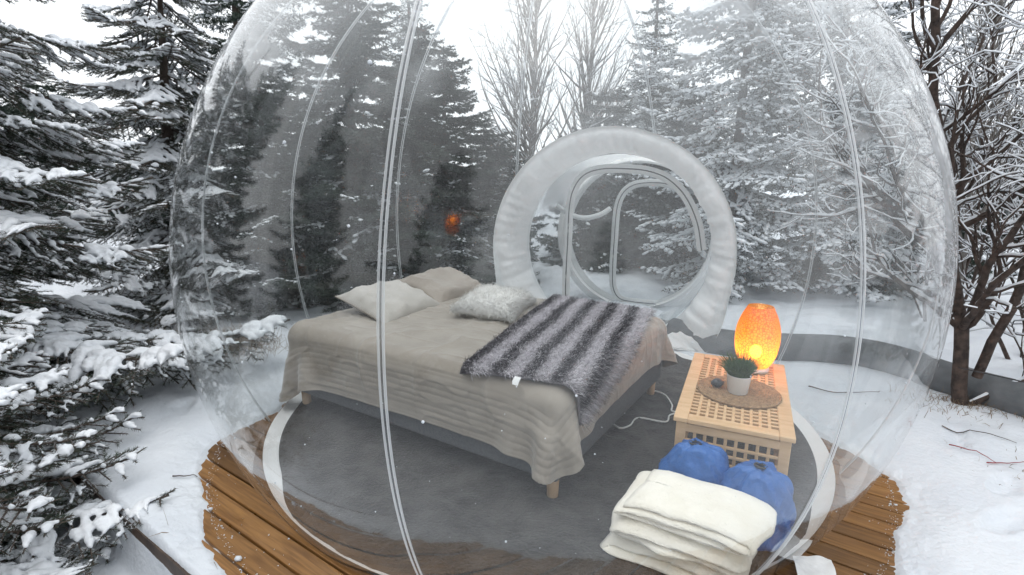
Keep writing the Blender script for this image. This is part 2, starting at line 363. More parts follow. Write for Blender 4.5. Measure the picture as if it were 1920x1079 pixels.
# deck: each plank its own piece
deck_ang = math.atan2(BD[1], BD[0])
V, F = cat_parts([box((p_, 0.05, -0.085), (0.05, 4.2, 0.11)) for p_ in np.arange(-2.6, 2.7, 0.6)] + [box((0, -2.075, -0.085), (5.6, 0.03, 0.16))])
deck = put('deck', mesh('deck', V, F, False, [M['fascia']]), kind='structure', rot=(0, 0, deck_ang))
pv, pf = bevel_box(1, 1, 1, 0.02, 1)
PITCH = 0.113
pV, pF = bevel_box(5.6, PITCH - 0.010, 0.028, 0.004, 2)
pme = mesh('plank', pV, pF, False, [M['plank']])
q = -2.06 + PITCH / 2
while q < 2.1:
    put('plank', pme, deck, loc=(rng.uniform(-0.01, 0.01), q, -0.0145 + rng.uniform(-0.0004, 0.0004)), rot=(0, 0, rng.uniform(-0.0006, 0.0006)))
    q += PITCH
# crumbs of snow on the boards
cn = 560
th = np.concatenate([rng.uniform(math.radians(195), math.radians(245), cn // 2), rng.uniform(math.radians(-62), math.radians(-12), cn - cn // 2)])
rr = 1.97 - np.abs(rng.normal(0, 0.018, cn)) * rng.choice([1, 1, 1, 1, 1, 1, 6], cn); s_ = rng.gamma(1.1, 0.0008, cn) + 0.0009 + (rng.random(cn) < 0.012) * 0.009
C = np.stack([rr * np.cos(th), rr * np.sin(th), s_ * 0.5], -1)
cv, cf = blobs(C, np.stack([s_ * rng.uniform(.8, 1.6, cn), s_, s_ * .7], -1)); cv += rng.normal(0, 0.0008, cv.shape)
put('snow_crumbs', mesh('snow_crumbs', cv, cf, True, [M['snow']]), label='small crumbs of snow scattered on the bare deck boards', cat='snow', kind='stuff')

# ------------------------------------------------------------------ bubble tent
PHI, RT, ZT = 0.333, 1.108, 0.86
AX = np.array([math.sin(PHI), math.cos(PHI), 0]); BX = np.array([math.cos(PHI), -math.sin(PHI), 0])
def tun(u, z, s):  # tunnel frame: u to the right, z height, s along the axis
    return np.asarray(u)[..., None] * BX + np.asarray(s)[..., None] * AX + np.asarray(z)[..., None] * np.array([0, 0, 1.0])

SEAMS = [-13.0, 27.5, 67, 107, 149.5, -171, -137, -106.5, -77]
tent = empty('bubble_tent', (0, 0, 0), label='transparent inflated bubble tent with white round tunnel on the wooden deck', cat='tent')
def dome_r(az):   # gores bulge between the seams
    az = np.asarray(az); r = np.full(az.shape, R_B)
    for s in SEAMS:
        d = (az - math.radians(s) + np.pi) % (2 * np.pi) - np.pi
        r = r - 0.006 * np.exp(-(d / 0.05) ** 2)
    return r
NU, NV = 300, 110
az = np.arange(NU) / NU * 2 * np.pi - np.pi
pol = np.linspace(0.004, math.acos((0.03 - Z_B) / R_B), NV)
A_, P_ = np.meshgrid(az, pol, indexing='ij')
def dome_pt(A_, P_, dr=0.0):
    D_ = np.stack([np.sin(P_) * np.sin(A_), -np.sin(P_) * np.cos(A_), np.cos(P_)], -1)
    r = dome_r(A_) + dr + 0.007 * vnoise(D_ * 2.1, 911) + 0.0008 * vnoise(D_ * 7.0, 912)
    return np.stack([r * np.sin(P_) * np.sin(A_), -r * np.sin(P_) * np.cos(A_), Z_B + r * np.cos(P_)], -1)
DV = dome_pt(A_, P_).reshape(-1, 3)
DF = grid_faces(NU, NV, closed_u=True)
fc = DV[DF].mean(1); s_ = fc @ AX; perp = np.sqrt((fc @ BX) ** 2 + (fc[:, 2] - ZT) ** 2)
DF = DF[~((s_ > 0) & (perp < RT - 0.03))]
put('dome_skin', frost_hazed(mesh('dome_skin', DV, [DF], True, [M['film']])), tent)
for sdeg in SEAMS:
    a0 = math.radians(sdeg); pp = np.linspace(0.06, math.acos((0.04 - Z_B) / R_B), 90)
    offs = np.array([-0.0125, -0.0105, -0.008, -0.0055, -0.0035, 0.0035, 0.0055, 0.008, 0.0105, 0.0125]); lift = np.array([0.0, .004, .005, .003, .0012, .0012, .003, .005, .004, 0.0]) + 0.0015
    A2 = a0 + offs[None, :] / (R_B * np.sin(pp)[:, None].clip(0.08)); P2 = np.repeat(pp[:, None], 10, 1)
    SV = dome_pt(A2, P2, lift[None, :]); SF = grid_faces(90, 10)
    mi = np.where((np.arange(len(SF)) % 9) == 4, 1, 0)
    c_ = SV.reshape(-1, 3)[SF].mean(1); keep = ~(((c_ @ AX) > 0) & (np.sqrt((c_ @ BX) ** 2 + (c_[:, 2] - ZT) ** 2) < RT - 0.02))
    rows_ok = keep.reshape(-1, 9).all(1); rows_ok = rows_ok & (np.minimum.accumulate(rows_ok)); keep = np.repeat(np.cumprod(rows_ok).astype(bool), 9)
    put('seam', mesh('seam', SV.reshape(-1, 3), [SF[keep]], True, [M['seam'], M['seam_core']], mi[keep]), tent)
# fine frozen droplets on the front of the skin
dn = 420; da = np.radians(rng.uniform(-75, 75, dn)); dpol = rng.uniform(0.6, 1.9, dn); dpt = dome_pt(da, dpol, 0.001); ds = rng.gamma(1.4, 0.0008, dn) + 0.0008
V, F = blobs(dpt, np.stack([ds, ds, ds], -1))
put('droplets', mesh('droplets', V, F, True, [M['snow']]), tent, kind='stuff')
# white base band round the carpet, lying on the deck
rb_ = np.array([1.59, 1.605, 1.63, 1.655, 1.68, 1.705]); zb_ = np.array([0.012, 0.022, 0.027, 0.030, 0.034, 0.045])
th = np.arange(240) / 240 * 2 * np.pi
BV_ = np.stack([rb_[:, None] * np.cos(th), rb_[:, None] * np.sin(th), zb_[:, None] + 0.006 * n2(np.cos(th) * 9, np.sin(th) * 9, 1, 21)[None] * np.array([0, .5, 1, 1, 1, .5])[:, None]], -1)
put('base_band', mesh('base_band', BV_.reshape(-1, 3), [grid_faces(6, 240, closed_v=True)], True, [M['pvc_white']]), tent)
# white collar between dome and tunnel, gathered on its inner edge
prof = [(RT + 0.015, math.sqrt(R_B ** 2 - RT ** 2) - 0.035), (RT + 0.012, 1.665), (RT - 0.03, 1.655), (1.04, 1.655), (0.99, 1.69), (0.945, 1.75), (0.918, 1.83), (0.905, 1.93), (0.90, 2.0), (0.90, 2.06)]
KT = 300; th = np.arange(KT) / KT * 2 * np.pi
cu, cz, cs = [], [], []
for i, (r_, s_) in enumerate(prof):
    ruf = [0, 0.004, 0.012, 0.018, 0.024, 0.032, 0.036, 0.028, 0.014, 0.004][i]
    g_ = n2(th * 9, np.zeros(KT), 1.6, 31) * 0.8 + (1 - 2 * np.abs(n2(th * 15, np.zeros(KT) + 3, 1.0, 32))) * 0.7
    g_ = g_ * (0.45 + 0.55 * sstep(0.0, 0.8, np.cos(th)))
    rad_ = r_ + ruf * g_ + 0.006 * n2(th * 2, np.full(KT, i * .4), 1.2, 33)
    ex_ = [.42, .42, .45, .5, .6, .75, .9, 1, 1, 1][i]; co_ = np.cos(th); lowf = sstep(-0.05, -0.5, np.sin(th))
    cu.append(rad_ * (co_ * (1 - lowf) + lowf * np.sign(co_) * np.abs(co_) ** ex_)); cz.append(np.maximum(ZT + rad_ * np.sin(th), 0.035 + 0.003 * i + 0.01 * g_)); cs.append(s_ + ruf * 0.9 * n2(th * 14, np.full(KT, 2.0), 1.6, 34))
CVt = tun(np.array(cu), np.array(cz), np.array(cs))
put('collar', mesh('collar', CVt.reshape(-1, 3), [grid_faces(len(prof), KT, closed_v=True)], True, [M['pvc_white']]), tent)
# clear tunnel walls
KS = 18; ss = np.linspace(2.05, 3.18, KS); th = np.arange(160) / 160 * 2 * np.pi
tr_ = 0.90 + 0.02 * np.sin((ss - 2.05) / 1.13 * np.pi)[:, None] + 0.006 * n2(th[None] * 3, ss[:, None] * 2, 1.0, 35)
TV = tun(tr_ * np.cos(th), np.maximum(ZT + tr_ * np.sin(th), 0.03), np.repeat(ss[:, None], 160, 1))
put('tunnel_skin', frost_hazed(mesh('tunnel_skin', TV.reshape(-1, 3), [grid_faces(KS, 160, closed_v=True)], True, [M['film_tunnel']]), True), tent)
prof = [(0.86, 3.14), (0.84, 3.175), (0.90, 3.20), (0.97, 3.24), (0.985, 3.30), (0.96, 3.36), (0.90, 3.40), (0.85, 3.42), (0.835, 3.36), (0.84, 3.20)]
FV = np.array([tun(r_ * np.cos(th), np.maximum(ZT + r_ * np.sin(th), 0.02 + .002 * i), np.full(160, s_)) for i, (r_, s_) in enumerate(prof)])
put('far_collar', mesh('far_collar', FV.reshape(-1, 3), [grid_faces(len(prof), 160, closed_v=True)], True, [M['pvc_white']]), tent)
def door(name, pts, s0, band, sheet_r):
    """clear wall across the tunnel with a white framed, zipped door in it"""
    th = np.arange(96) / 96 * 2 * np.pi
    rr = np.linspace(0.02, sheet_r, 6)[:, None]
    W = tun(rr * np.cos(th), np.maximum(ZT + rr * np.sin(th), 0.03), s0 + 0.0 * rr * th)
    d = put(name, mesh(name, W.reshape(-1, 3), [grid_faces(6, 96, closed_v=True)], True, [M['film_tunnel']]), tent)
    Pl = spline(pts, 90); tg = nrm(np.gradient(Pl, axis=0)); nn = np.stack([-tg[:, 1], tg[:, 0]], -1)
    secs = np.array([-1, -0.8, -0.3, 0.3, 0.8, 1.0]) * band / 2; dep = np.array([0.003, 0.012, 0.016, 0.016, 0.012, 0.003])
    Q = Pl[:, None] + nn[:, None] * secs[None, :, None]
    fr_ = tun(Q[..., 0], np.maximum(Q[..., 1], 0.03), s0 - np.broadcast_to(dep, Q.shape[:2]))
    f = put('door_frame', mesh('door_frame', fr_.reshape(-1, 3), [grid_faces(90, 6)], True, [M['pvc_frame']]), d)
    zv, zf = tube(tun(Pl[:, 0], Pl[:, 1], np.full(90, s0 - 0.017)), 0.0060, 6)
    put('zip', mesh('zip', zv, zf, True, [M['zip']]), d)
door('tunnel_door', [(-0.40, 0.06), (-0.445, 0.22), (-0.46, 0.5), (-0.455, 0.9), (-0.45, 1.25), (-0.41, 1.43), (-0.31, 1.56), (-0.14, 1.615), (0.1, 1.62), (0.3, 1.60), (0.48, 1.53), (0.64, 1.38), (0.76, 1.15), (0.82, 0.9)], 1.99, 0.085, 0.90)
door('tunnel_door', [(0.30, 0.07), (0.0, 0.07), (-0.14, 0.10), (-0.215, 0.22), (-0.235, 0.45), (-0.235, 0.8), (-0.225, 1.16), (-0.17, 1.34), (-0.06, 1.44), (0.1, 1.475), (0.3, 1.47), (0.48, 1.4), (0.6, 1.25), (0.68, 1.05)], 3.17, 0.085, 0.84)
# pale inflated handle tube across the upper left of the tunnel
V, F = tube(spline([tun(np.array(u), np.array(z), np.array(s))for u, z, s in ((-.76, 1.22, 2.5), (-.6, 1.12, 2.55), (-.45, 1.09, 2.6), (-.30, 1.13, 2.65), (-.2, 1.2, 2.7))], 24), 0.028, 8)
put('brace_tube', mesh('brace_tube', V, F, True, [M['pvc_frame']]), tent)
# tunnel floor mat
V = []
uu = np.linspace(-0.6, 0.6, 12); s2 = np.linspace(1.60, 2.6, 12)
U_, S_ = np.meshgrid(uu, s2, indexing='ij')
mv = tun(U_, 0.040 + 0.006 * n2(U_, S_, 4, 41), S_)
put('doormat', mesh('doormat', mv.reshape(-1, 3), [grid_faces(12, 12)], True, [M['carpet']]), label='dark grey mat on the floor of the round tunnel', cat='mat')
# loose white flap of the tent base on the boards, bottom right
fu = np.linspace(0, 1, 14); U_, W_ = np.meshgrid(fu, fu, indexing='ij')
fp = np.array([1.00, -1.54, 0.0]) + U_[..., None] * np.array([0.17, 0.02, 0]) + W_[..., None] * np.array([0.06, 0.20, 0.0])
fp[..., 2] = 0.02 + 0.05 * (1 - U_) * 0.6 + 0.015 * n2(U_ * 3, W_ * 3, 1, 42)
put('ground_flap', mesh('ground_flap', fp.reshape(-1, 3), [grid_faces(14, 14)], True, [M['pvc_white']]), tent)

# ------------------------------------------------------------------ carpet
rc = np.concatenate([np.linspace(0.02, 1.605, 90), [1.625]]); th = np.arange(300) / 300 * 2 * np.pi
cx, cy_ = rc[:, None] * np.cos(th), rc[:, None] * np.sin(th)
wr = 1 - np.abs(n2(cx, cy_, 4.0, 51)); wr2 = 1 - np.abs(n2(cx + 3, cy_, 9.0, 52))
cz = 0.036 + 0.020 * wr ** 9 + 0.012 * wr2 ** 8 + 0.004 * n2(cx, cy_, 14, 53)
cz[-1] = 0.03
wide = 1 + 0.048 * sstep(0.55, 0.80, np.cos(th + np.pi / 2))[None] * (rc[:, None] > 1.2) * ((rc[:, None] - 1.2) / 0.42); cx, cy_ = cx * wide, cy_ * wide
put('carpet', mesh('carpet', np.stack([cx, cy_, cz], -1).reshape(-1, 3), [grid_faces(len(rc), 300, closed_v=True)[:, ::-1]], True, [M['carpet']]),
    label='round dark grey rumpled carpet covering the floor inside the bubble', cat='carpet')
FLOOR = 0.045

# ------------------------------------------------------------------ cloth by position based dynamics
def drape(P, dx, push, steps=90, iters=14, bend=0.25, g=0.0022, damp=0.97):
    P = P.copy(); Q = P.copy()
    def con(a, b, L, k):
        A, B = P[a], P[b]; d = B - A; l = np.sqrt((d * d).sum(-1, keepdims=True)) + 1e-9
        c = d * (0.5 * k * (l - L) / l); P[a] += c; P[b] -= c
    S = slice; nx, ny = P.shape[:2]; groups = []
    for o in (0, 1):
        n_ = (nx - o) // 2; groups.append(((S(o, o + 2 * n_, 2), S(None)), (S(o + 1, o + 2 * n_, 2), S(None)), dx, 1.0))
        n_ = (ny - o) // 2; groups.append(((S(None), S(o, o + 2 * n_, 2)), (S(None), S(o + 1, o + 2 * n_, 2)), dx, 1.0))
    for o in (0, 1):
        n_ = (nx - o) // 2
        groups.append(((S(o, o + 2 * n_, 2), S(0, -1)), (S(o + 1, o + 2 * n_, 2), S(1, None)), dx * 2 ** .5, 0.5))
        groups.append(((S(o, o + 2 * n_, 2), S(1, None)), (S(o + 1, o + 2 * n_, 2), S(0, -1)), dx * 2 ** .5, 0.5))
    D = 3
    for o in range(2 * D):
        ia = np.arange(o, nx - D, 2 * D)
        if len(ia): groups.append(((ia,), (ia + D,), dx * D, bend))
        ja = np.arange(o, ny - D, 2 * D)
        if len(ja): groups.append(((S(None), ja), (S(None), ja + D), dx * D, bend))
    for st in range(steps):
        v = (P - Q) * damp; Q[:] = P; P += v; P[..., 2] -= g
        for it in range(iters):
            for a, b, L, k in groups: con(a, b, L, k)
        N_, hit = push(P); P[:] = N_
        Q[hit] = P[hit] - (P[hit] - Q[hit]) * 0.25
    return P

def box_push(half, cz_, rad_, off, floor):
    half = np.array(half)
    def push(P):
        p = P - np.array([0, 0, cz_]); q = np.abs(p) - (half - rad_)
        qo = np.maximum(q, 0); lo = np.sqrt((qo * qo).sum(-1)); ins = np.minimum(q.max(-1), 0)
        d = lo + ins - rad_
        gr = np.where((lo > 1e-9)[..., None], qo / np.maximum(lo, 1e-9)[..., None], (q == q.max(-1, keepdims=True)) * 1.0) * np.sign(p)
        pen = np.maximum(off - d, 0); R = P + gr * pen[..., None]; hit = pen > 0
        fl = R[..., 2] < floor; R[..., 2] = np.maximum(R[..., 2], floor)
        return R, hit | fl
    return push

def up2(P):
    """double the grid (4 point scheme) along both axes"""
    for ax in (0, 1):
        P = np.moveaxis(P, ax, 0); E = np.concatenate([2 * P[:1] - P[1:2], P, 2 * P[-1:] - P[-2:-1]])
        mid = (-E[:-3] + 9 * E[1:-2] + 9 * E[2:-1] - E[3:]) / 16
        R = np.empty((2 * len(P) - 1,) + P.shape[1:]); R[::2] = P; R[1::2] = mid; P = np.moveaxis(R, 0, ax)
    return P

def gnormals(P):
    return nrm(np.cross(np.gradient(P, axis=0), np.gradient(P, axis=1)))

# ------------------------------------------------------------------ bed
BED_ANG = -0.50; BL, BW, BTOP = 1.98, 1.62, 0.55
bed = empty('bed', (-0.395, 0.085, FLOOR - 0.005), BED_ANG, label='low double bed with dark grey base and short wooden legs', cat='bed')
V, F = bevel_box(BL - 0.02, BW - 0.02, 0.24, 0.02, 3); V[:, 2] += 0.11 + 0.12
put('bed_base', mesh('bed_base', V, F, True, [M['box']]), bed)
V, F = bevel_box(BL, BW, 0.18, 0.06, 4); V[:, 2] += 0.35 + 0.09 - 0.002
put('mattress', mesh('mattress', V, F, True, [M['pillow_light']]), bed)
lv, lf = lathe([(0.001, 0), (0.026, 0), (0.028, 0.004), (0.031, 0.112), (0.001, 0.112)], 20)
lme = mesh('leg', lv, lf, True, [M['legwood']])
for sx in (-1, 1):
    for sy in (-1, 1):
        put('leg', lme, bed, loc=(sx * (BL / 2 - 0.06), sy * (BW / 2 - 0.07), 0.0))
dx = 0.025; DR = 0.255
nx, ny = int((BL + 2 * DR) / dx) + 1, int((BW + 2 * DR) / dx) + 1
X, Y = np.meshgrid((np.arange(nx) - (nx - 1) / 2) * dx, (np.arange(ny) - (ny - 1) / 2) * dx, indexing='ij')
a_ = 0.012
P0 = np.stack([X * math.cos(a_) - Y * math.sin(a_) - 0.045, X * math.sin(a_) + Y * math.cos(a_) - 0.02, 0.56 + 0.004 * n2(X, Y, 3, 61)], -1)
bedpush = box_push((BL / 2, BW / 2, 0.22), 0.33, 0.075, 0.012, 0.02)
S0 = drape(P0, dx, bedpush, steps=85, iters=10, bend=0.35)
for _ in range(5):
    A = S0.copy(); A[1:-1, 1:-1] = 0.5 * S0[1:-1, 1:-1] + 0.125 * (S0[2:, 1:-1] + S0[:-2, 1:-1] + S0[1:-1, 2:] + S0[1:-1, :-2])
    A[0, 1:-1] = .5 * S0[0, 1:-1] + .25 * (S0[0, 2:] + S0[0, :-2]); A[-1, 1:-1] = .5 * S0[-1, 1:-1] + .25 * (S0[-1, 2:] + S0[-1, :-2])
    A[1:-1, 0] = .5 * S0[1:-1, 0] + .25 * (S0[2:, 0] + S0[:-2, 0]); A[1:-1, -1] = .5 * S0[1:-1, -1] + .25 * (S0[2:, -1] + S0[:-2, -1]); S0 = A
S0, _ = bedpush(S0)
S1 = up2(up2(S0)); N1 = gnormals(S1)
ui = np.linspace(0, nx - 1, S1.shape[0]) * dx; vi = np.linspace(0, ny - 1, S1.shape[1]) * dx
du = np.minimum(ui, ui[-1] - ui)[:, None]; dv = np.minimum(vi, vi[-1] - vi)[None]
CRN = 0.27; qx, qy = np.maximum(CRN - du, 0), np.maximum(CRN - dv, 0)
de = np.where((qx > 0) & (qy > 0), CRN - np.hypot(qx, qy), np.minimum(du, dv))   # distance to the rounded hem
band = 0.034
ph = de / band
gro = np.exp(-((ph - np.round(ph)) * band / 0.0045) ** 2) * (de < band * 8.2) * (ph > 0.4)
puff = 0.0013 * np.abs(np.sin(np.pi * ph)) ** 0.6 * (de < band * 8)
al = np.where(du < dv, vi[None] + 0 * du, ui[:, None] + 0 * dv)    # along the hem
row = np.floor(ph); aph = al / 0.22 + (row % 2) * 0.5
tick = np.exp(-((aph - np.round(aph)) * 0.22 / 0.006) ** 2) * (de < band * 8) * 0.6
big = (0.006 * n2(ui[:, None] * 1.0, vi[None] * 1.0, 3.1, 62) + 0.003 * n2(ui[:, None], vi[None], 9, 63)) * (de > 0.3) + (0.0022 * n2(ui[:, None], vi[None], 9, 64) + 0.0012 * n2(ui[:, None] * 1.0, vi[None], 34, 68)) * (de <= 0.3)
crk = 0.010 * (1 - np.abs(n2(ui[:, None] * 1.4, vi[None], 3.3, 65))) ** 7 * sstep(0.0, 0.2, de) + 0.006 * (1 - np.abs(n2(ui[:, None], vi[None] * 1.6, 6.5, 66))) ** 6
pk = 0.35 + 0.65 * sstep(-0.5, 0.4, n2(ui[:, None], vi[None], 5.0, 67)); puff = puff * pk
hemroll = 0.004 * np.exp(-(de / 0.006) ** 2)
S1 = S1 + N1 * (puff - 0.0024 * gro * pk - 0.0022 * tick + np.abs(big) * 1.0 + crk + hemroll)[..., None]
sf_ = grid_faces(*S1.shape[:2])
gi, gj = np.meshgrid(np.arange(S1.shape[0], dtype=float), np.arange(S1.shape[1], dtype=float), indexing='ij'); st_ = ui[1] - ui[0]
hyp = np.hypot(qx, qy); over = (qx > 0) & (qy > 0) & (hyp > CRN); k_ = np.where(over, CRN / np.maximum(hyp, 1e-6), 1.0)
sx_ = np.where(gi < S1.shape[0] / 2, 1, -1); sy_ = np.where(gj < S1.shape[1] / 2, 1, -1)
gi = np.clip(gi + np.where(over, sx_ * (qx - qx * k_) / st_, 0), 0, S1.shape[0] - 1.001); gj = np.clip(gj + np.where(over, sy_ * (qy - qy * k_) / st_, 0), 0, S1.shape[1] - 1.001)
i_, j_ = gi.astype(int), gj.astype(int); a_, b_ = (gi - i_)[..., None], (gj - j_)[..., None]
S1 = (S1[i_, j_] * (1 - a_) + S1[i_ + 1, j_] * a_) * (1 - b_) + (S1[i_, j_ + 1] * (1 - a_) + S1[i_ + 1, j_ + 1] * a_) * b_
ov = over.ravel()
spread = put('bedspread', mesh('bedspread', S1.reshape(-1, 3), [sf_[~ov[sf_].all(1)]], True, [M['spread']]),
             label='taupe quilted bedspread with stitched border draped over the bed', cat='bedspread', loc=bed.location, rot=bed.rotation_euler)
md = spread.modifiers.new('thickness', 'SOLIDIFY'); md.thickness = 0.004; md.offset = 1

FN = []
def soft_normals(me, nor):
    me.normals_split_custom_set_from_vertices([tuple(v) for v in nor]); return me

def strands(Pos, Nor, n, length, width, lean, seed, curl=0.5, rise=0.8, droop=0.0):
    """n tapering hair blades on a grid surface; returns V, tris, uv of roots"""
    r_ = np.random.default_rng(seed); a, b = Pos.shape[:2]
    fi = r_.uniform(0, a - 1.001, n); fj = r_.uniform(0, b - 1.001, n); i = fi.astype(int); j = fj.astype(int); s = (fi - i)[:, None]; t = (fj - j)[:, None]
    def bil(G): return (G[i, j] * (1 - s) + G[i + 1, j] * s) * (1 - t) + (G[i, j + 1] * (1 - s) + G[i + 1, j + 1] * s) * t
    p = bil(Pos); nn = nrm(bil(Nor)); L = length * r_.uniform(0.6, 1.25, n)[:, None]
    d0 = nrm(nn * rise + lean + r_.normal(0, curl, (n, 3)))
    d1 = nrm(d0 * 0.6 + lean * 1.2 + r_.normal(0, curl, (n, 3)) + np.array([0, 0, -droop]) + nn * 0.1)
    m_ = p + d0 * L * 0.5; e = m_ + d1 * L * 0.5
    sd = nrm(np.cross(d0, nn + 0.45 * r_.normal(0, 1, (n, 3)))) * width * 0.5
    V = np.stack([p - sd, p + sd, m_ + sd * 0.8, m_ - sd * 0.8, e], 1).reshape(-1, 3)
    bs = np.arange(n) * 5
    Q = np.stack([bs, bs + 1, bs + 2, bs + 3], -1); T = np.stack([bs + 3, bs + 2, bs + 4], -1)
    FN.append(np.repeat(nrm(nn + 0.35 * r_.normal(0, 1, (n, 3))), 5, 0))
    return V, T, Q, fi / (a - 1), fj / (b - 1)

# striped fur throw across the foot of the bed
dx = 0.03; tl, tw = 1.72, 0.80
nx, ny = int(tw / dx) + 1, int(tl / dx) + 1
X, Y = np.meshgrid((np.arange(nx) - (nx - 1) / 2) * dx, (np.arange(ny) - (ny - 1) / 2) * dx, indexing='ij')
a_ = math.radians(11)
X = X * (1 + 0.10 * (Y / tl)); 
P0 = np.stack([0.62 + X * math.cos(a_) - Y * math.sin(a_), 0.06 + X * math.sin(a_) + Y * math.cos(a_), 0.60 + 0.015 * n2(X, Y, 4, 71) + 0.01 * np.sin(X * 20 + 3 * n2(X, Y, 2, 72))], -1)
T0 = drape(P0, dx, box_push((BL / 2 + 0.02, BW / 2 + 0.02, 0.22), 0.345, 0.06, 0.028, 0.02), steps=70, iters=10, bend=0.3)
T1 = up2(T0); T1[..., 2] += 0.008 * np.abs(n2(X, Y, 6, 73)).repeat(2, 0)[:-1].repeat(2, 1)[:, :-1]; NT = gnormals(T1)
throw = put('throw', mesh('throw', T1.reshape(-1, 3), [grid_faces(*T1.shape[:2])], True, [M['fur_mid']]),
            label='shaggy fur throw striped dark and light grey across the foot of the bed', cat='throw', loc=bed.location, rot=bed.rotation_euler)
md = throw.modifiers.new('thickness', 'SOLIDIFY'); md.thickness = 0.012; md.offset = -1
sv, stt, sq, su, sw_ = strands(T1, NT, 70000, 0.052, 0.0021, np.array([0.60, -0.38, 0.0]), 5, 0.30, rise=0.42, droop=0.30)
ph = su * 5.0 + 0.14 * n2(sw_ * 9, su * 3, 1, 74) + 0.05 * rng.normal(0, 1, len(su))
fr_ = ph % 1.0
mi = np.where(fr_ < 0.34, 0, np.where(fr_ < 0.42, 1, np.where(fr_ < 0.94, 2, 1)))
mi = np.where((mi == 0) & (rng.random(len(mi)) < 0.16), 2, mi); mi = np.where((mi == 2) & (rng.random(len(mi)) < 0.10), 1, mi)
put('fur', soft_normals(mesh('fur', sv, [stt, sq], True, [M['fur_dark'], M['fur_mid'], M['fur_light']], np.concatenate([mi, mi])), FN[-1]), throw, kind='stuff')
# small white care label on its edge
i0 = T1[int(T1.shape[0] * 0.40), 0]
lt = np.array([[0, 0, 0], [0.035, 0, 0], [0.036, -0.022, -0.016], [0.002, -0.024, -0.014], [0.004, -0.03, -0.03], [0.034, -0.028, -0.032]]) + i0 + np.array([0, -0.035, 0.012])
put('care_label', mesh('care_label', lt, [np.array([[0, 1, 2, 3], [3, 2, 5, 4]])], True, [M['white_plastic']]), throw)

def pillow_grid(wd, ln, h, n=40, seed=0, pinch=0.07):
    u = np.sin(np.linspace(-1, 1, n) * np.pi / 2); U, W_ = np.meshgrid(u, u, indexing='ij')
    x = wd / 2 * U * (1 - pinch * (1 - np.abs(W_) ** 2.0) * np.abs(U) ** 3); y = ln / 2 * W_ * (1 - pinch * (1 - np.abs(U) ** 2.0) * np.abs(W_) ** 3)
    t = h / 2 * ((1 - np.abs(U) ** 3.2) * (1 - np.abs(W_) ** 3.2)) ** 0.55
    wr = 1 - np.abs(n2(x, y, 7, seed)); rim = np.maximum(np.abs(U), np.abs(W_))
    t = t * (1 + 0.10 * n2(x, y, 5, seed + 1)) + (0.020 * wr ** 5 + 0.014 * (1 - np.abs(n2(x + y, x - y * 0.4, 9, seed + 2))) ** 5) * sstep(0.0, 0.25, 1 - rim) * sstep(0.15, 0.8, rim) 
    return x, y, t
def pillow(name, wd, ln, h, mat, mw, seed, **k):
    x, y, t = pillow_grid(wd, ln, h, 40, seed)
    top = np.stack([x, y, t], -1); bot = np.stack([x, y, -t * 0.75], -1)
    V = np.concatenate([top.reshape(-1, 3), bot.reshape(-1, 3)]); f = grid_faces(40, 40)
    o = put(name, mesh(name, V, [np.concatenate([f, f[:, ::-1] + 1600])], True, [mat]), mw=mw, **k)
    rim = np.concatenate([top[:, 0], top[-1, 1:], top[-2::-1, -1], top[0, -2:0:-1]])
    pv_, pf_ = tube(rim, 0.0045, 6, closed=True)
    put('piping', mesh('piping', pv_, pf_, True, [M['spread']]), o)
    return o
BM = Matrix.Translation(bed.location) @ Matrix.Rotation(BED_ANG, 4, 'Z')
def on_bed(x, y, z, rz=0, ry=0, rx=0):
    return BM @ Matrix.Translation((x, y, z)) @ Matrix.Rotation(rz, 4, 'Z') @ Matrix.Rotation(ry, 4, 'Y') @ Matrix.Rotation(rx, 4, 'X')
PIL = [(-0.70, -0.16, 0.625, 0.05, 0.30), (-0.72, 0.46, 0.625, -0.06, 0.30)]
pillow('pillow', 0.46, 0.62, 0.145, M['pillow_light'], on_bed(*PIL[0]), 81, label='pale beige pillow on the bed nearest the front side', cat='pillow')
pillow('pillow', 0.46, 0.62, 0.145, M['pillow'], on_bed(*PIL[1]), 85, label='darker taupe pillow on the bed behind the pale pillow', cat='pillow')
# white sheepskin cushion
x, y, t = pillow_grid(0.42, 0.56, 0.17, 30, 91)
top = np.stack([x, y, t], -1); bot = np.stack([x, y, -t * 0.6], -1); f = grid_faces(30, 30)
fp_ = put('fur_pillow', mesh('fur_pillow', np.concatenate([top.reshape(-1, 3), bot.reshape(-1, 3)]), [np.concatenate([f, f[:, ::-1] + 900])], True, [M['fur_white']]),
          label='fluffy white sheepskin cushion lying on the middle of the bed', cat='cushion', mw=on_bed(-0.07, 0.22, 0.615, 0.25, 0.06))
v1, t1, q1, _, _ = strands(top, gnormals(top), 11000, 0.050, 0.0019, np.array([0.42, -0.30, 0.0]), 6, 0.50, rise=0.45, droop=0.1)
v2, t2, q2, _, _ = strands(bot[::-1], gnormals(bot[::-1]), 2200, 0.04, 0.0022, np.array([0.1, -0.1, 0.0]), 7, 0.5)
V, F = cat_parts([(v1, [t1, q1]), (v2, [t2, q2])])
put('fur', soft_normals(mesh('fur', V, F, True, [M['fur_white']]), np.concatenate(FN[-2:])), fp_, kind='stuff')

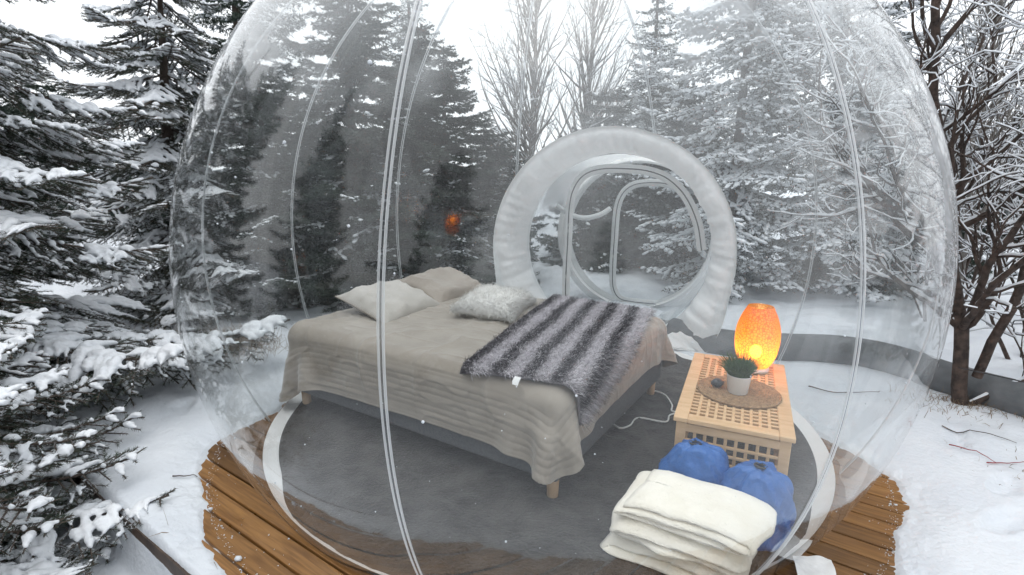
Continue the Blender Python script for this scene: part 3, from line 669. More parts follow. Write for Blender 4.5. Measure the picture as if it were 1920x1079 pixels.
# ------------------------------------------------------------------ lattice table
TA = -0.351; TW, TL_, TH = 0.50, 0.98, 0.50
table = empty('lattice_table', (0.605, -1.04, FLOOR), TA, label='pale pine coffee table with square lattice top and sides', cat='table')
cube = {}
def bar(name, c, s, parent=table):
    key = (round(s[0], 4), round(s[1], 4), round(s[2], 4))
    if key not in cube:
        v_, f_ = bevel_box(*s, min(0.0025, min(s) * 0.2), 1); cube[key] = mesh('bar', v_, f_, False, [M['pine']])
    put(name, cube[key], parent, loc=c)
zt_ = TH - FLOOR - 0.011
fb = 0.062
bar('top_board', (fb / 2, TL_ / 2, zt_), (fb, TL_, 0.022)); bar('top_board', (TW - fb / 2, TL_ / 2, zt_), (fb, TL_, 0.022))
bar('top_board', (TW / 2, fb / 2, zt_ - 0.0005), (TW - 2 * fb - 0.001, fb, 0.022)); bar('top_board', (TW / 2, TL_ - fb / 2, zt_ - 0.0005), (TW - 2 * fb - 0.001, fb, 0.022))
nxs, nys = 10, 22
px_ = (TW - 2 * fb) / nxs; py_ = (TL_ - 2 * fb) / nys
for i in range(1, nxs): bar('slat', (fb + i * px_, TL_ / 2, zt_ + 0.001), (0.014, TL_ - 2 * fb + 0.01, 0.018))
for j in range(1, nys): bar('cross_slat', (TW / 2, fb + j * py_, zt_ - 0.001), (TW - 2 * fb + 0.01, 0.014, 0.018))
lz = (zt_ - 0.011) / 2
for lx, ly in ((0.035, 0.035), (TW - 0.035, 0.035), (0.035, TL_ - 0.035), (TW - 0.035, TL_ - 0.035)): bar('leg', (lx, ly, lz), (0.045, 0.045, 2 * lz))
def side(p0, p1, n):
    d = np.array(p1) - np.array(p0); c = (np.array(p1) + np.array(p0)) / 2; along_x = abs(d[0]) > abs(d[1]); L = abs(d).max() - 0.045
    def sz(a, b, h): return (a, b, h) if along_x else (b, a, h)
    for z_ in (0.405, 0.105): bar('rail', (c[0], c[1], z_), sz(L, 0.018, 0.04))
    for k_ in range(1, 6): bar('slat', (c[0], c[1], 0.125 + k_ * 0.26 / 6), sz(L, 0.012, 0.014))
    for k_ in range(1, n):
        t_ = k_ / n * L - L / 2; bar('cross_slat', (c[0] + (t_ if along_x else 0), c[1] + (0 if along_x else t_), 0.255), sz(0.014, 0.010, 0.262))
side((0.03, 0.022), (TW - 0.03, 0.022), 9); side((0.03, TL_ - 0.022), (TW - 0.03, TL_ - 0.022), 9)
side((0.022, 0.03), (0.022, TL_ - 0.03), 19); side((TW - 0.022, 0.03), (TW - 0.022, TL_ - 0.03), 19)
ZTOP = TH + 0.0015

# woven mat
k_ = 17; prof = []
for i in range(k_):
    r0 = i * 0.2 / k_; r1 = (i + 1) * 0.2 / k_
    for a_ in np.linspace(0.12, 0.88, 5): prof.append((r0 + (r1 - r0) * a_ + 0.0005, 0.004 + 0.005 * math.sin(a_ * math.pi)))
prof.append((0.2, 0.001))
def weave(V):
    t_ = np.arctan2(V[..., 1], V[..., 0]); r_ = np.hypot(V[..., 0], V[..., 1]); V = V.copy()
    V[..., 2] += 0.0012 * np.sin(t_ * np.round(r_ / 0.008 + 4) * 5) * (V[..., 2] > 0.002); return V
V, F = lathe(prof, 160, weave)
put('placemat', mesh('placemat', V, F, True, [M['rattan']]), loc=(1.0, -0.73, ZTOP + 0.002), label='round woven brown placemat on the lattice table', cat='placemat')
# potted grass plant
plant = empty('potted_plant', (0.985, -0.755, ZTOP + 0.010), label='small white pot with tufty green grass plant on the placemat', cat='plant')
V, F = lathe([(0.001, 0.0), (0.044, 0.0), (0.047, 0.004), (0.058, 0.092), (0.060, 0.095), (0.0575, 0.096), (0.054, 0.088), (0.001, 0.086)], 36)
put('pot', mesh('pot', V, F, True, [M['pot']]), plant)
V, F = lathe([(0.001, 0.089), (0.053, 0.088)], 24)
put('soil', mesh('soil', V, F, True, [M['soil']]), plant)
n = 900; r_ = np.sqrt(rng.random(n)) * 0.045; a_ = rng.random(n) * 2 * np.pi
p = np.stack([r_ * np.cos(a_), r_ * np.sin(a_), np.full(n, 0.085)], -1)
d0 = nrm(np.stack([p[:, 0] * 9, p[:, 1] * 9, np.full(n, 0.9)], -1) + rng.normal(0, 0.18, (n, 3))); L = rng.uniform(0.07, 0.135, n)[:, None]
d1 = nrm(d0 + np.stack([p[:, 0] * 10, p[:, 1] * 10, np.full(n, -0.15)], -1) + rng.normal(0, 0.15, (n, 3)))
m_ = p + d0 * L * .55; e = m_ + d1 * L * .45; sd = nrm(np.cross(d0, rng.normal(0, 1, (n, 3)))) * 0.0017
V = np.stack([p - sd, p + sd, m_ + sd, m_ - sd, e], 1).reshape(-1, 3); bs = np.arange(n) * 5
put('grass_blades', mesh('grass_blades', V, [np.stack([bs + 3, bs + 2, bs + 4], -1), np.stack([bs, bs + 1, bs + 2, bs + 3], -1)], True, [M['grass']]), plant, kind='stuff')
sv, sf = ICO2; V = sv * np.array([0.036, 0.026, 0.024]); V = V * (1 + 0.22 * vnoise(sv * 1.7, 95)[:, None])
put('stone', mesh('stone', V, [sf], True, [M['stone']]), loc=(0.905, -0.69, ZTOP + 0.032), label='small dark grey stone beside the white pot', cat='stone')

# glowing orange lamp
lamp = empty('table_lamp', (1.2, -0.39, ZTOP + 0.001), label='glowing orange egg shaped table lamp at the back of the table', cat='lamp')
mt, t, p = newmat('lamp_glass'); N, L = t.nodes, t.links
tc = N.new('ShaderNodeTexCoord'); vo = N.new('ShaderNodeTexVoronoi'); vo.feature = 'DISTANCE_TO_EDGE'; vo.inputs['Scale'].default_value = 66; L.new(tc.outputs['Object'], vo.inputs['Vector'])
cr = N.new('ShaderNodeValToRGB'); cr.color_ramp.elements[0].position = 0.02; cr.color_ramp.elements[1].position = 0.16
cr.color_ramp.elements[0].color = (0.50, 0.13, 0.012, 1); cr.color_ramp.elements[1].color = (1.0, 0.43, 0.05, 1); L.new(vo.outputs['Distance'], cr.inputs[0])
N.remove(p)
tl = N.new('ShaderNodeBsdfTranslucent'); L.new(cr.outputs[0], tl.inputs['Color']); dfu = N.new('ShaderNodeBsdfDiffuse'); dfu.inputs['Color'].default_value = (0.80, 0.30, 0.04, 1)
m1 = N.new('ShaderNodeMixShader'); m1.inputs[0].default_value = 0.28; L.new(tl.outputs[0], m1.inputs[1]); L.new(dfu.outputs[0], m1.inputs[2])
tp = N.new('ShaderNodeBsdfTransparent'); tp.inputs['Color'].default_value = (1.0, 0.42, 0.05, 1)
m2 = N.new('ShaderNodeMixShader'); m2.inputs[0].default_value = 0.20; L.new(m1.outputs[0], m2.inputs[1]); L.new(tp.outputs[0], m2.inputs[2])
gl = N.new('ShaderNodeBsdfGlossy'); gl.inputs['Roughness'].default_value = 0.25; m3 = N.new('ShaderNodeMixShader'); m3.inputs[0].default_value = 0.05
bp = N.new('ShaderNodeBump'); bp.inputs['Strength'].default_value = 0.7; bp.inputs['Distance'].default_value = 0.004; L.new(vo.outputs['Distance'], bp.inputs['Height']); L.new(bp.outputs[0], gl.inputs['Normal'])
L.new(m2.outputs[0], m3.inputs[1]); L.new(gl.outputs[0], m3.inputs[2]); L.new(m3.outputs[0], N['Material Output'].inputs[0]); M['lamp_glass'] = mt
prof = spline([(0.082, 0.03), (0.105, 0.07), (0.122, 0.13), (0.130, 0.20), (0.126, 0.27), (0.107, 0.34), (0.082, 0.395), (0.074, 0.412)], 40)
V, F = lathe(prof * 0.9, 64); put('shade', mesh('shade', V, F, True, [M['lamp_glass']]), lamp)
V, F = lathe([(0.001, 0), (0.076, 0), (0.079, 0.008), (0.075, 0.025), (0.03, 0.032), (0.022, 0.075), (0.001, 0.076)], 40)
put('lamp_base', mesh('lamp_base', V, F, True, [M['white_plastic']]), lamp)
mt, t, p = newmat('bulb'); p.inputs['Emission Color'].default_value = (1.0, 0.62, 0.22, 1); p.inputs['Emission Strength'].default_value = 55; M['bulb'] = mt
V = ICO2[0] * np.array([0.032, 0.032, 0.040]) + np.array([0, 0, 0.105])
put('bulb', mesh('bulb', V, [ICO2[1]], True, [M['bulb']]), lamp)
pl = bpy.data.lights.new('bulb_light', 'POINT'); pl.energy = 0.42; pl.color = (1.0, 0.66, 0.26); pl.shadow_soft_size = 0.03
plo = bpy.data.objects.new('bulb_light', pl); COL.objects.link(plo); plo.parent = lamp; plo.location = (0, 0, 0.165)
V, F = tube(spline([(1.24, -0.43, ZTOP + 0.012), (1.30, -0.44, ZTOP + 0.004), (1.37, -0.43, ZTOP + 0.006), (1.40, -0.46, ZTOP + 0.004), (1.425, -0.49, ZTOP - 0.03), (1.42, -0.47, 0.3), (1.43, -0.42, 0.06), (1.30, -0.2, 0.055), (1.1, 0.0, 0.055)], 60), 0.0035, 6)
put('lamp_cord', mesh('lamp_cord', V, F, True, [M['black']]), lamp)

# ------------------------------------------------------------------ power strip cords on the carpet
def cord(name, pts, r, label):
    P = spline(pts, 70); P[:, 2] = FLOOR + r + 0.008
    V, F = tube(P, r, 6); return put(name, mesh(name, V, F, True, [M['white_plastic']]), label=label, cat='cord')
cd1 = cord('extension_cord', [(0.76, 0.62, 0), (0.73, 0.45, 0), (0.76, 0.33, 0), (0.86, 0.25, 0), (0.88, 0.08, 0), (0.86, -0.03, 0), (0.96, -0.02, 0), (1.02, 0.0, 0)], 0.0055, 'white extension cord on the carpet reaching from the bed foot to the table')
cd2 = cord('extension_cord', [(0.43, -0.20, 0), (0.48, -0.30, 0), (0.55, -0.26, 0), (0.62, -0.15, 0), (0.78, -0.19, 0), (0.84, -0.08, 0), (0.98, -0.04, 0)], 0.0055, 'white extension cord on the carpet zigzagging in front of the other')
def strip(x, y, rz, label):
    V, F = bevel_box(0.055, 0.17, 0.036, 0.006, 2); o = put('power_strip', mesh('power_strip', V, F, True, [M['white_plastic']]), loc=(x, y, FLOOR + 0.03), rot=(0, 0, rz), label=label, cat='power strip')
    sv_, sf_ = lathe([(0.001, 0.0005), (0.017, 0.0005), (0.0175, 0.0025), (0.019, 0.0028), (0.019, 0)], 20); sme = mesh('socket', sv_, sf_, True, [M['zip']])
    for k_ in (-0.05, 0, 0.05): put('socket', sme, o, loc=(0, k_, 0.0182))
strip(0.765, 0.70, 0.15, 'white power strip on the carpet by the far end of the bed foot')
strip(0.415, -0.14, 0.35, 'white power strip on the carpet under the near end of the bed foot')

# ------------------------------------------------------------------ blue drawstring sacks
def inside(V, loc, rz, gap=0.014):
    """keep points of an object (local coords) inside the dome skin"""
    c_, s_ = math.cos(rz), math.sin(rz); x_ = V[:, 0] * c_ - V[:, 1] * s_ + loc[0]; y_ = V[:, 0] * s_ + V[:, 1] * c_ + loc[1]; z_ = V[:, 2] + loc[2]
    lim = np.sqrt(R_B ** 2 - (z_ - Z_B) ** 2) - gap; r_ = np.hypot(x_, y_); k_ = np.where(r_ > lim, lim / r_, 1.0)
    x_, y_ = x_ * k_ - loc[0], y_ * k_ - loc[1]
    return np.stack([x_ * c_ + y_ * s_, -x_ * s_ + y_ * c_, V[:, 2]], -1)

def sack(x, y, rx, ry, h, rz, seed, label, tilt):
    nz, k = 46, 90
    t_ = np.linspace(0, 1, nz); th = np.arange(k) / k * 2 * np.pi
    pr = np.where(t_ < 0.12, np.sqrt(np.clip(1 - ((0.12 - t_) / 0.12) ** 2, 0, 1)), 1.0)
    neck = 0.08 + 0.92 * np.cos(np.clip((t_ - 0.40) / 0.56, 0, 1) * np.pi / 2) ** 0.55
    pr = pr * neck; pr[-3:] = [0.11, 0.15, 0.20]
    tt, aa = t_[:, None], th[None]
    gath = 0.16 * n2(np.cos(aa) * 3 + 0 * tt, np.sin(aa) * 3 + tt * 0.6, 1.6, seed) * sstep(0.35, 0.9, tt) + 0.10 * n2(np.cos(aa) * 1.3, np.sin(aa) * 1.3 + tt * 2.4, 1.0, seed + 1)
    wr = (1 - np.abs(n2(np.cos(aa) * 1.1 + tt * 1.2, np.sin(aa) * 1.4 + tt * 2.0, 1.7, seed + 2))) ** 5 * 0.17 + (1 - np.abs(n2(np.cos(aa) * 2.1 - tt * 2, np.sin(aa) * 2.4 + tt * 3.0, 1.7, seed + 4))) ** 6 * 0.11
    R = pr[:, None] * (1 + gath + wr * (tt < 0.95))
    V = np.stack([rx * R * np.cos(th), ry * R * np.sin(th), h * (np.minimum(tt, 0.84) + 0.35 * np.maximum(tt - 0.84, 0) + 0.0 * aa) + 0.015 * n2(np.cos(aa) * 2, np.sin(aa) * 2, 1, seed + 3) * sstep(.1, .5, tt)], -1)
    o = put('drawstring_sack', mesh('drawstring_sack', V.reshape(-1, 3), [grid_faces(nz, k, closed_v=True)], True, [M['blue']]), loc=(x, y, FLOOR), rot=(tilt[0], tilt[1], rz), label=label, cat='sack')
    cv_, cf_ = tube(np.stack([rx * .16 * np.cos(th), ry * .16 * np.sin(th), np.full(k, h * 0.885)], -1), 0.005, 6, closed=True)
    c2, f2 = tube(spline([(rx * .15, 0, h * .89), (rx * .5, -ry * .55, h * .84), (rx * .82, -ry * .76, h * .66), (rx * .86, -ry * .78, h * .4), (rx * .8, -ry * .85, h * .2)], 30), 0.0035, 6)
    V, F = cv_, cf_; put('drawstring', mesh('drawstring', V, F, True, [M['black']]), o)
sack(0.70, -1.15, 0.150, 0.088, 0.43, -0.38, 101, 'blue drawstring sack leaning on the table, left of the pair', (0.0, -0.05))
sack(0.905, -1.25, 0.135, 0.098, 0.41, -0.38, 111, 'blue drawstring sack by the skin of the bubble, right of the pair', (0.06, 0.05))

# ------------------------------------------------------------------ stack of folded cream blankets
def blanket(z0, wd, dp, layers, t_, off, rz, seed, label, curl=0.0):
    wd, dp, rz = dp, wd, rz + math.pi / 2
    h = t_ * 0.44; C = []
    for L_ in range(layers):
        ys = np.linspace(0, 1, 24); ys = ys if L_ % 2 == 0 else ys[::-1]
        C += [(y_ * dp, (L_ + 0.5) * t_) for y_ in ys]
        if L_ < layers - 1:
            e_ = dp if L_ % 2 == 0 else 0.0; sgn = 1 if L_ % 2 == 0 else -1
            for a_ in np.linspace(-math.pi / 2, math.pi / 2, 9)[1:-1]: C.append((e_ + sgn * math.cos(a_) * t_ * 0.62, (L_ + 1) * t_ + math.sin(a_) * t_ / 2))
    C = np.array(C); tg = nrm(np.gradient(C, axis=0)); nn = np.stack([-tg[:, 1], tg[:, 0]], -1); m_ = len(C)
    xs = np.sin(np.linspace(-1, 1, 64) * np.pi / 2) * wd / 2
    out = []
    for x_ in xs:
        e_ = np.clip((wd / 2 - abs(x_)) / (t_ * 0.6), 0.0, 1); hh = h * max(0.12, math.sqrt(1 - (1 - e_) ** 2))
        arc = np.minimum(np.arange(m_), np.arange(m_)[::-1]); hh = hh * np.sqrt(np.clip(arc / 3.0, 0.15, 1))
        A_2, B_2 = C + nn * hh[:, None], C - nn * hh[:, None]
        ring_ = np.concatenate([A_2, B_2[::-1]])
        lay = np.floor(ring_[:, 1] / t_)
        fr_ = ring_[:, 0] + 0.032 * vnoise(np.stack([np.full(len(ring_), x_ * 6), lay * 1.7, np.full(len(ring_), seed * 1.3)], -1), seed) * 1.0
        xx = np.full(len(ring_), x_) + 0.020 * vnoise(np.stack([ring_[:, 0] * 7, lay * 3.1, np.full(len(ring_), .7 + (x_ > 0))], -1), seed + 8) + 0.026 * vnoise(np.stack([lay * 2.3, np.full(len(ring_), 0.5 + (x_ > 0) * 3), np.full(len(ring_), .2)], -1), seed + 1)
        zz = ring_[:, 1] * (1 + 0.10 * n2(xx * 4, fr_ * 4, 1.0, seed + 2)) + 0.010 * n2(xx, fr_, 5, seed + 3) * (ring_[:, 1] / t_ / layers) - (0.05 * (abs(x_) / wd * 2) ** 3 + 0.03 * ((fr_ - dp / 2) / dp * 2) ** 4) * (ring_[:, 1] / (t_ * layers)) * 0.55 + curl * sstep(0.32, 0.5, x_ / wd) * (lay >= layers - 1) * 0.0
        out.append(np.stack([xx, fr_ - dp / 2, zz], -1))
    V = np.array(out); K = V.shape[1]
    F = [grid_faces(64, K, closed_v=True)]
    i_ = np.arange(m_ - 1)
    for s_, b_ in ((0, 0), (1, 63 * K)):
        q_ = np.stack([b_ + i_, b_ + i_ + 1, b_ + K - 2 - i_, b_ + K - 1 - i_], -1); F.append(q_ if s_ == 0 else q_[:, ::-1])
    V = V.reshape(-1, 3); V = V + 0.004 * np.stack([vnoise(V * 14, seed + 5), vnoise(V * 14, seed + 6), vnoise(V * 16, seed + 7)], -1) + rng.normal(0, 0.0006, (64 * K, 3))
    V = inside(V, (0.63 + off[0], -1.43 + off[1], z0), rz)
    return put('folded_blanket', mesh('folded_blanket', V, F, True, [M['cream']]), loc=(0.63 + off[0], -1.43 + off[1], z0), rot=(0, 0, rz), label=label, cat='blanket')
blanket(FLOOR + 0.003, 0.475, 0.33, 2, 0.052, (-0.025, 0.05), -0.52, 121, 'cream woollen blanket at the bottom of the folded stack')
blanket(FLOOR + 0.103, 0.47, 0.33, 2, 0.048, (-0.025, 0.035), -0.46, 131, 'cream woollen blanket folded in the middle of the stack')
blanket(FLOOR + 0.194, 0.455, 0.32, 3, 0.036, (-0.005, 0.03), -0.50, 141, 'cream woollen blanket folded on top of the stack')

# ------------------------------------------------------------------ grey insulated duct on the snow
dp_ = [(1.22, 1.62), (1.60, 1.28), (2.1, 1.20), (2.55, 1.14), (2.84, 0.92), (2.98, 0.60), (3.10, 0.28), (3.28, 0.0), (3.6, -0.22), (4.0, -0.42), (4.8, -0.7)]
P = spline([(a, b, 0) for a, b in dp_], 120); P[:, 2] = [gz1(a, b) + 0.075 for a, b in P[:, :2]]; P[:, 2] = np.convolve(np.pad(P[:, 2], 8, 'edge'), np.ones(17) / 17, 'valid')
V, F = tube(P, 0.13, 20); put('air_duct', mesh('air_duct', V, F, True, [M['duct']]), label='thick grey insulated air duct curving over the snow beside the bubble', cat='duct')

# ------------------------------------------------------------------ conifers
def spruce_branch(r_, L, side=0.42, sp=0.055, droop=0.12, tert=True):
    """twigs of one branch along +x; returns start, end, weight arrays"""
    S, E, W_ = [], [], []
    n = 14; t = np.linspace(0, 1, n + 1)
    bend_ = r_.uniform(-0.10, 0.10)
    ax = np.stack([t * L, bend_ * L * t ** 2, -droop * L * np.sin(t * np.pi * 0.62) ** 1.3 * 1.0 + 0.10 * L * t ** 3], -1)
    for i in range(n): S.append(ax[i]); E.append(ax[i + 1]); W_.append(1.0)
    d = 0.10 * L; s = 1
    while d < L * 0.985:
        tt = d / L; p = np.array([np.interp(tt, t, ax[:, k]) for k in range(3)]); fwd = nrm(np.array([np.interp(min(1, tt + .05), t, ax[:, k]) - np.interp(max(0, tt - .05), t, ax[:, k]) for k in range(3)]))
        for s in (-1, 1):
            l = side * L * min(1, tt / 0.22 + 0.25) * (1 - tt) ** 0.75 * r_.uniform(0.65, 1.15) + 0.05
            an = math.radians(r_.uniform(44, 62)); lat = np.array([-fwd[1] * s, fwd[0] * s, 0]); lat = lat / np.linalg.norm(lat)
            dr = nrm(fwd * math.cos(an) + lat * math.sin(an) + np.array([0, 0, r_.uniform(-0.22, 0.02)]))
            e = p + dr * l + np.array([0, 0, -0.12 * l]); S.append(p); E.append(e); W_.append(0.6)
            if tert and l > 0.14:
                k_ = 0.30 * l; ss_ = 1
                while k_ < l * 0.95:
                    ss_ = -ss_; l2 = 0.5 * (l - k_) * r_.uniform(0.6, 1.1) + 0.035
                    lat2 = np.array([-dr[1] * ss_, dr[0] * ss_, 0]); q_ = p + (e - p) * (k_ / l)
                    S.append(q_); E.append(q_ + nrm(dr * 0.68 + lat2 * 0.72 + np.array([0, 0, r_.uniform(-0.25, 0.0)])) * l2); W_.append(0.35); k_ += sp * 0.8
        d += sp * r_.uniform(0.75, 1.25)
    return np.array(S), np.array(E), np.array(W_)

def needles(S, E, r_, dens, ln, wd):
    l = np.linalg.norm(E - S, axis=1); cnt = np.maximum(2, (l * dens).astype(int)); idx = np.repeat(np.arange(len(S)), cnt); n = len(idx)
    t = r_.random(n)[:, None]; T = nrm(E - S)[idx]; p = S[idx] + (E - S)[idx] * t
    rv = r_.normal(0, 1, (n, 3)); rv[:, 2] += 0.25; rad_ = nrm(rv - (rv * T).sum(1, keepdims=True) * T)
    d = nrm(T * 0.62 + rad_ * 0.78); sd = nrm(np.cross(d, r_.normal(0, 1, (n, 3)))) * (wd / 2); L_ = (ln * r_.uniform(0.7, 1.2, n))[:, None]
    V = np.stack([p - sd, p + sd, p + d * L_], 1).reshape(-1, 3)
    return V, np.arange(3 * n).reshape(-1, 3)

def remesh(V, F, vox, it=4):
    me = mesh('tmp', V, F, False); o = bpy.data.objects.new('tmp', me); COL.objects.link(o)
    a = o.modifiers.new('r', 'REMESH'); a.mode = 'VOXEL'; a.voxel_size = vox; a.use_smooth_shade = True
    b = o.modifiers.new('s', 'SMOOTH'); b.iterations = it; b.factor = 0.5
    dg = bpy.context.evaluated_depsgraph_get(); out = bpy.data.meshes.new_from_object(o.evaluated_get(dg), depsgraph=dg)
    bpy.data.objects.remove(o); bpy.data.meshes.remove(me)
    return out

def near_branch(seed, L, load):
    r_ = np.random.default_rng(seed); S, E, W_ = spruce_branch(r_, L, 0.44, 0.06, 0.16)
    rad_ = np.where(W_ > .9, 0.011, np.where(W_ > .5, 0.0045, 0.0025))
    tv, tf = prisms(S, E, rad_ * np.where(W_ > .9, np.clip(1.25 - np.linalg.norm(S, axis=1) / L, .3, 1.2), 1), rad_ * 0.6, 5)
    nv, nf = needles(S, E, r_, 620, 0.021, 0.0026)
    pw = vnoise(nv[::3] * 7, seed + 5) * 0.6 + vnoise(nv[::3] * 25, seed + 6) * 0.4 + 0.5 * (nv[2::3, 2] - nv[::3, 2]) / 0.02 + r_.normal(0, 0.25, len(nf)) > 0.44
    off = len(tv); me = mesh('branch', np.vstack([tv, nv]), [nf + off, tf[0]], False, [M['needles'], M['bark'], M['tree_snow']], np.concatenate([np.where(pw, 2, 0), np.ones(len(tf[0]))]))
    # snow: lumps along the top of the twigs, melted together
    l = np.linalg.norm(E - S, axis=1); cnt = np.maximum(2, (l / 0.016).astype(int)); idx = np.repeat(np.arange(len(S)), cnt)
    tt = np.concatenate([(np.arange(c) + 0.5) / c for c in cnt])[:, None]; p = S[idx] + (E - S)[idx] * tt
    ww0 = W_[idx]; nz = vnoise(p * 9, seed) * 0.6 + vnoise(p * 22, seed + 1) * 0.5
    sz_ = np.clip((nz + 0.35 - (ww0 < .5) * 0.28) / 0.9, 0, 1) ** 0.7 * np.clip((0.93 - tt[:, 0]) / 0.45, 0, 1) ** 0.6; keep = sz_ > 0.22
    p, nz, sz_ = p[keep], nz[keep], sz_[keep]; ww = W_[idx][keep]
    hgt = (0.021 + 0.008 * (ww > .5) + 0.009 * (ww > .9)) * sz_
    sc = hgt * load
    p = p + np.stack([0 * sc, 0 * sc, 0.006 + sc * 0.55], -1)
    bv, bf = blobs(p, np.stack([sc * 1.15, sc * 1.15, sc * 0.95], -1))
    sn = remesh(bv, bf, 0.0085, 3)
    co = np.empty(len(sn.vertices) * 3, np.float32); sn.vertices.foreach_get('co', co); co = co.reshape(-1, 3); no = np.empty(len(co) * 3, np.float32); sn.vertices.foreach_get('normal', no); no = no.reshape(-1, 3)
    co = co + no * (0.0045 * vnoise(co * 45, seed) + 0.002 * vnoise(co * 110, seed + 3))[:, None].astype(np.float32); sn.vertices.foreach_set('co', co.astype(np.float32).ravel()); sn.update(); sn.materials.append(M['tree_snow'])
    return me, sn

BR = [near_branch(200 + i, Lb, ld) for i, (Lb, ld) in enumerate([(1.75, 1.15), (1.55, 1.1), (1.3, 1.0), (1.0, 1.05), (0.75, 1.0)])]
BLEN = [1.75, 1.55, 1.3, 1.0, 0.75]

def trunk_obj(parent, h, r0, mat, lean=(0, 0), seed=1, base=-0.15):
    t = np.linspace(0, 1, 24); r_ = np.random.default_rng(seed)
    P = np.stack([lean[0] * t + 0.03 * np.sin(t * 7 + seed), lean[1] * t + 0.03 * np.cos(t * 5 + seed), base + t * (h - base)], -1)
    V, F = tube(P, r0 * (1 - t * 0.93) * (1 + 0.35 * np.exp(-t * 22)), 12)
    return put('trunk', mesh('trunk', V, F, True, [mat]), parent)

def near_spruce(x, y, h, seed, zs, lenf, label, n_per=5, tilt=(0.05, 0.35), az_c=None, az_s=None):
    r_ = np.random.default_rng(seed); g_ = gz1(x, y)
    root = empty('spruce_tree', (x, y, g_), label=label, cat='tree', group='snowy spruces left of the bubble')
    trunk_obj(root, h, 0.045 + 0.016 * h, M['bark'], seed=seed)
    for z_ in zs:
        a0 = r_.uniform(0, 2 * np.pi)
        for k_ in range(n_per):
            az_ = a0 + k_ * 2 * np.pi / n_per + r_.normal(0, 0.18)
            if az_c is not None:
                az_ = az_c + (k_ / (n_per - 1) - 0.5) * az_s + r_.normal(0, 0.12)
            Lw = lenf(z_) * r_.uniform(0.82, 1.1)
            vi_ = int(np.argmin([abs(b - Lw) + r_.uniform(0, 0.15) for b in BLEN])); s_ = Lw / BLEN[vi_]
            ta = r_.uniform(*tilt); mir = -1 if r_.random() < 0.5 else 1
            mw = Matrix.Translation((0.03 * math.cos(az_), 0.03 * math.sin(az_), z_ + r_.normal(0, 0.04))) @ Matrix.Rotation(az_, 4, 'Z') @ Matrix.Rotation(ta, 4, 'Y') @ Matrix.Rotation(r_.normal(0, 0.12), 4, 'X') @ Matrix.Diagonal((s_, s_ * mir, s_, 1))
            b_ = put('branch', BR[vi_][0], root, mw=mw); put('snow_cover', BR[vi_][1], b_)
    return root
near_spruce(-3.95, -0.35, 4.0, 301, np.arange(0.40, 3.7, 0.255), lambda z: 1.95 * (1 - z / 4.6) ** 0.75 + 0.25, 'big snow laden spruce at the left edge, nearest the bubble', 6)
near_spruce(-2.95, -1.50, 1.5, 302, np.arange(0.30, 1.15, 0.13), lambda z: 1.40 - 0.62 * z, 'small snowy young spruce low in the left foreground', 6, tilt=(0.0, 0.22), az_c=0.1, az_s=2.4)
near_spruce(-4.05, 2.35, 3.8, 303, np.arange(0.3, 3.6, 0.27), lambda z: 1.55 * (1 - z / 4.1) ** 0.8 + 0.22, 'snowy spruce behind the big one, left of the bubble', 6)

def far_crown(seed, h, r_base, z0, dz, snow, dens, taper=0.85, lnd=0.055, sparse=1.0):
    r_ = np.random.default_rng(seed); NV_, SC, SS, SX = [], [], [], []
    z_ = z0
    while z_ < h - 0.12:
        f_ = 1 - (z_ - z0) / (h - z0); Lw = r_base * f_ ** taper + 0.12
        nb = max(4, int(6 * sparse))
        a0 = r_.uniform(0, 6.28)
        for k_ in range(nb):
            az_ = a0 + k_ * 2 * np.pi / nb + r_.normal(0, .25); L = Lw * r_.uniform(0.6, 1.15)
            S, E, W_ = spruce_branch(r_, L, 0.45, 0.10 if L > .5 else 0.08, 0.15, tert=L > 0.55)
            ta = r_.uniform(-0.05, 0.32) - 0.35 * (1 - f_); c_, s_ = math.cos(az_), math.sin(az_)
            def X(p):
                x2 = p[:, 0] * math.cos(ta) + p[:, 2] * math.sin(ta); z2 = -p[:, 0] * math.sin(ta) + p[:, 2] * math.cos(ta)
                return np.stack([x2 * c_ - p[:, 1] * s_, x2 * s_ + p[:, 1] * c_, z2 + z_], -1)
            S, E = X(S), X(E); v_, _ = needles(S, E, r_, dens, lnd, 0.016); NV_.append(v_)
            l = np.linalg.norm(E - S, axis=1); md_ = (S + E) / 2; ok = (vnoise(md_ * 3.3, seed) * 0.6 + vnoise(md_ * 8, seed + 1) * 0.5 > 0.42 - snow * 0.95) & (r_.random(len(S)) < 0.85)
            S, E, l, W_ = S[ok], E[ok], l[ok], W_[ok]
            cnt = np.maximum(1, (l / 0.10).astype(int)); ix = np.repeat(np.arange(len(S)), cnt); tt = np.concatenate([(np.arange(c) + r_.uniform(.2, .8)) / c for c in cnt]) if len(cnt) else np.zeros(0)
            if len(ix):
                p = S[ix] + (E - S)[ix] * tt[:, None]; sz = r_.uniform(0.35, 1.15, len(ix))
                SC.append(p + [0, 0, 0.018]); SX.append((E - S)[ix]); SS.append(np.stack([np.minimum(0.075, l[ix] * .55) * sz, 0.030 * sz, 0.019 * sz], -1))
        z_ += dz * r_.uniform(0.8, 1.2)
    V = np.concatenate(NV_)
    C, S_, X_ = np.concatenate(SC), np.concatenate(SS), np.concatenate(SX)
    sv_, sf_ = blobs(C, S_, X_, OCT); sv_ += r_.normal(0, 0.003, sv_.shape)
    return V, np.arange(len(V)).reshape(-1, 3), sv_, sf_
bm_ = bmesh.new(); bmesh.ops.create_uvsphere(bm_, u_segments=5, v_segments=4, radius=1); bmesh.ops.triangulate(bm_, faces=bm_.faces[:])
OCT = (np.array([v.co[:] for v in bm_.verts]), np.array([[v.index for v in f.verts] for f in bm_.faces])); bm_.free()

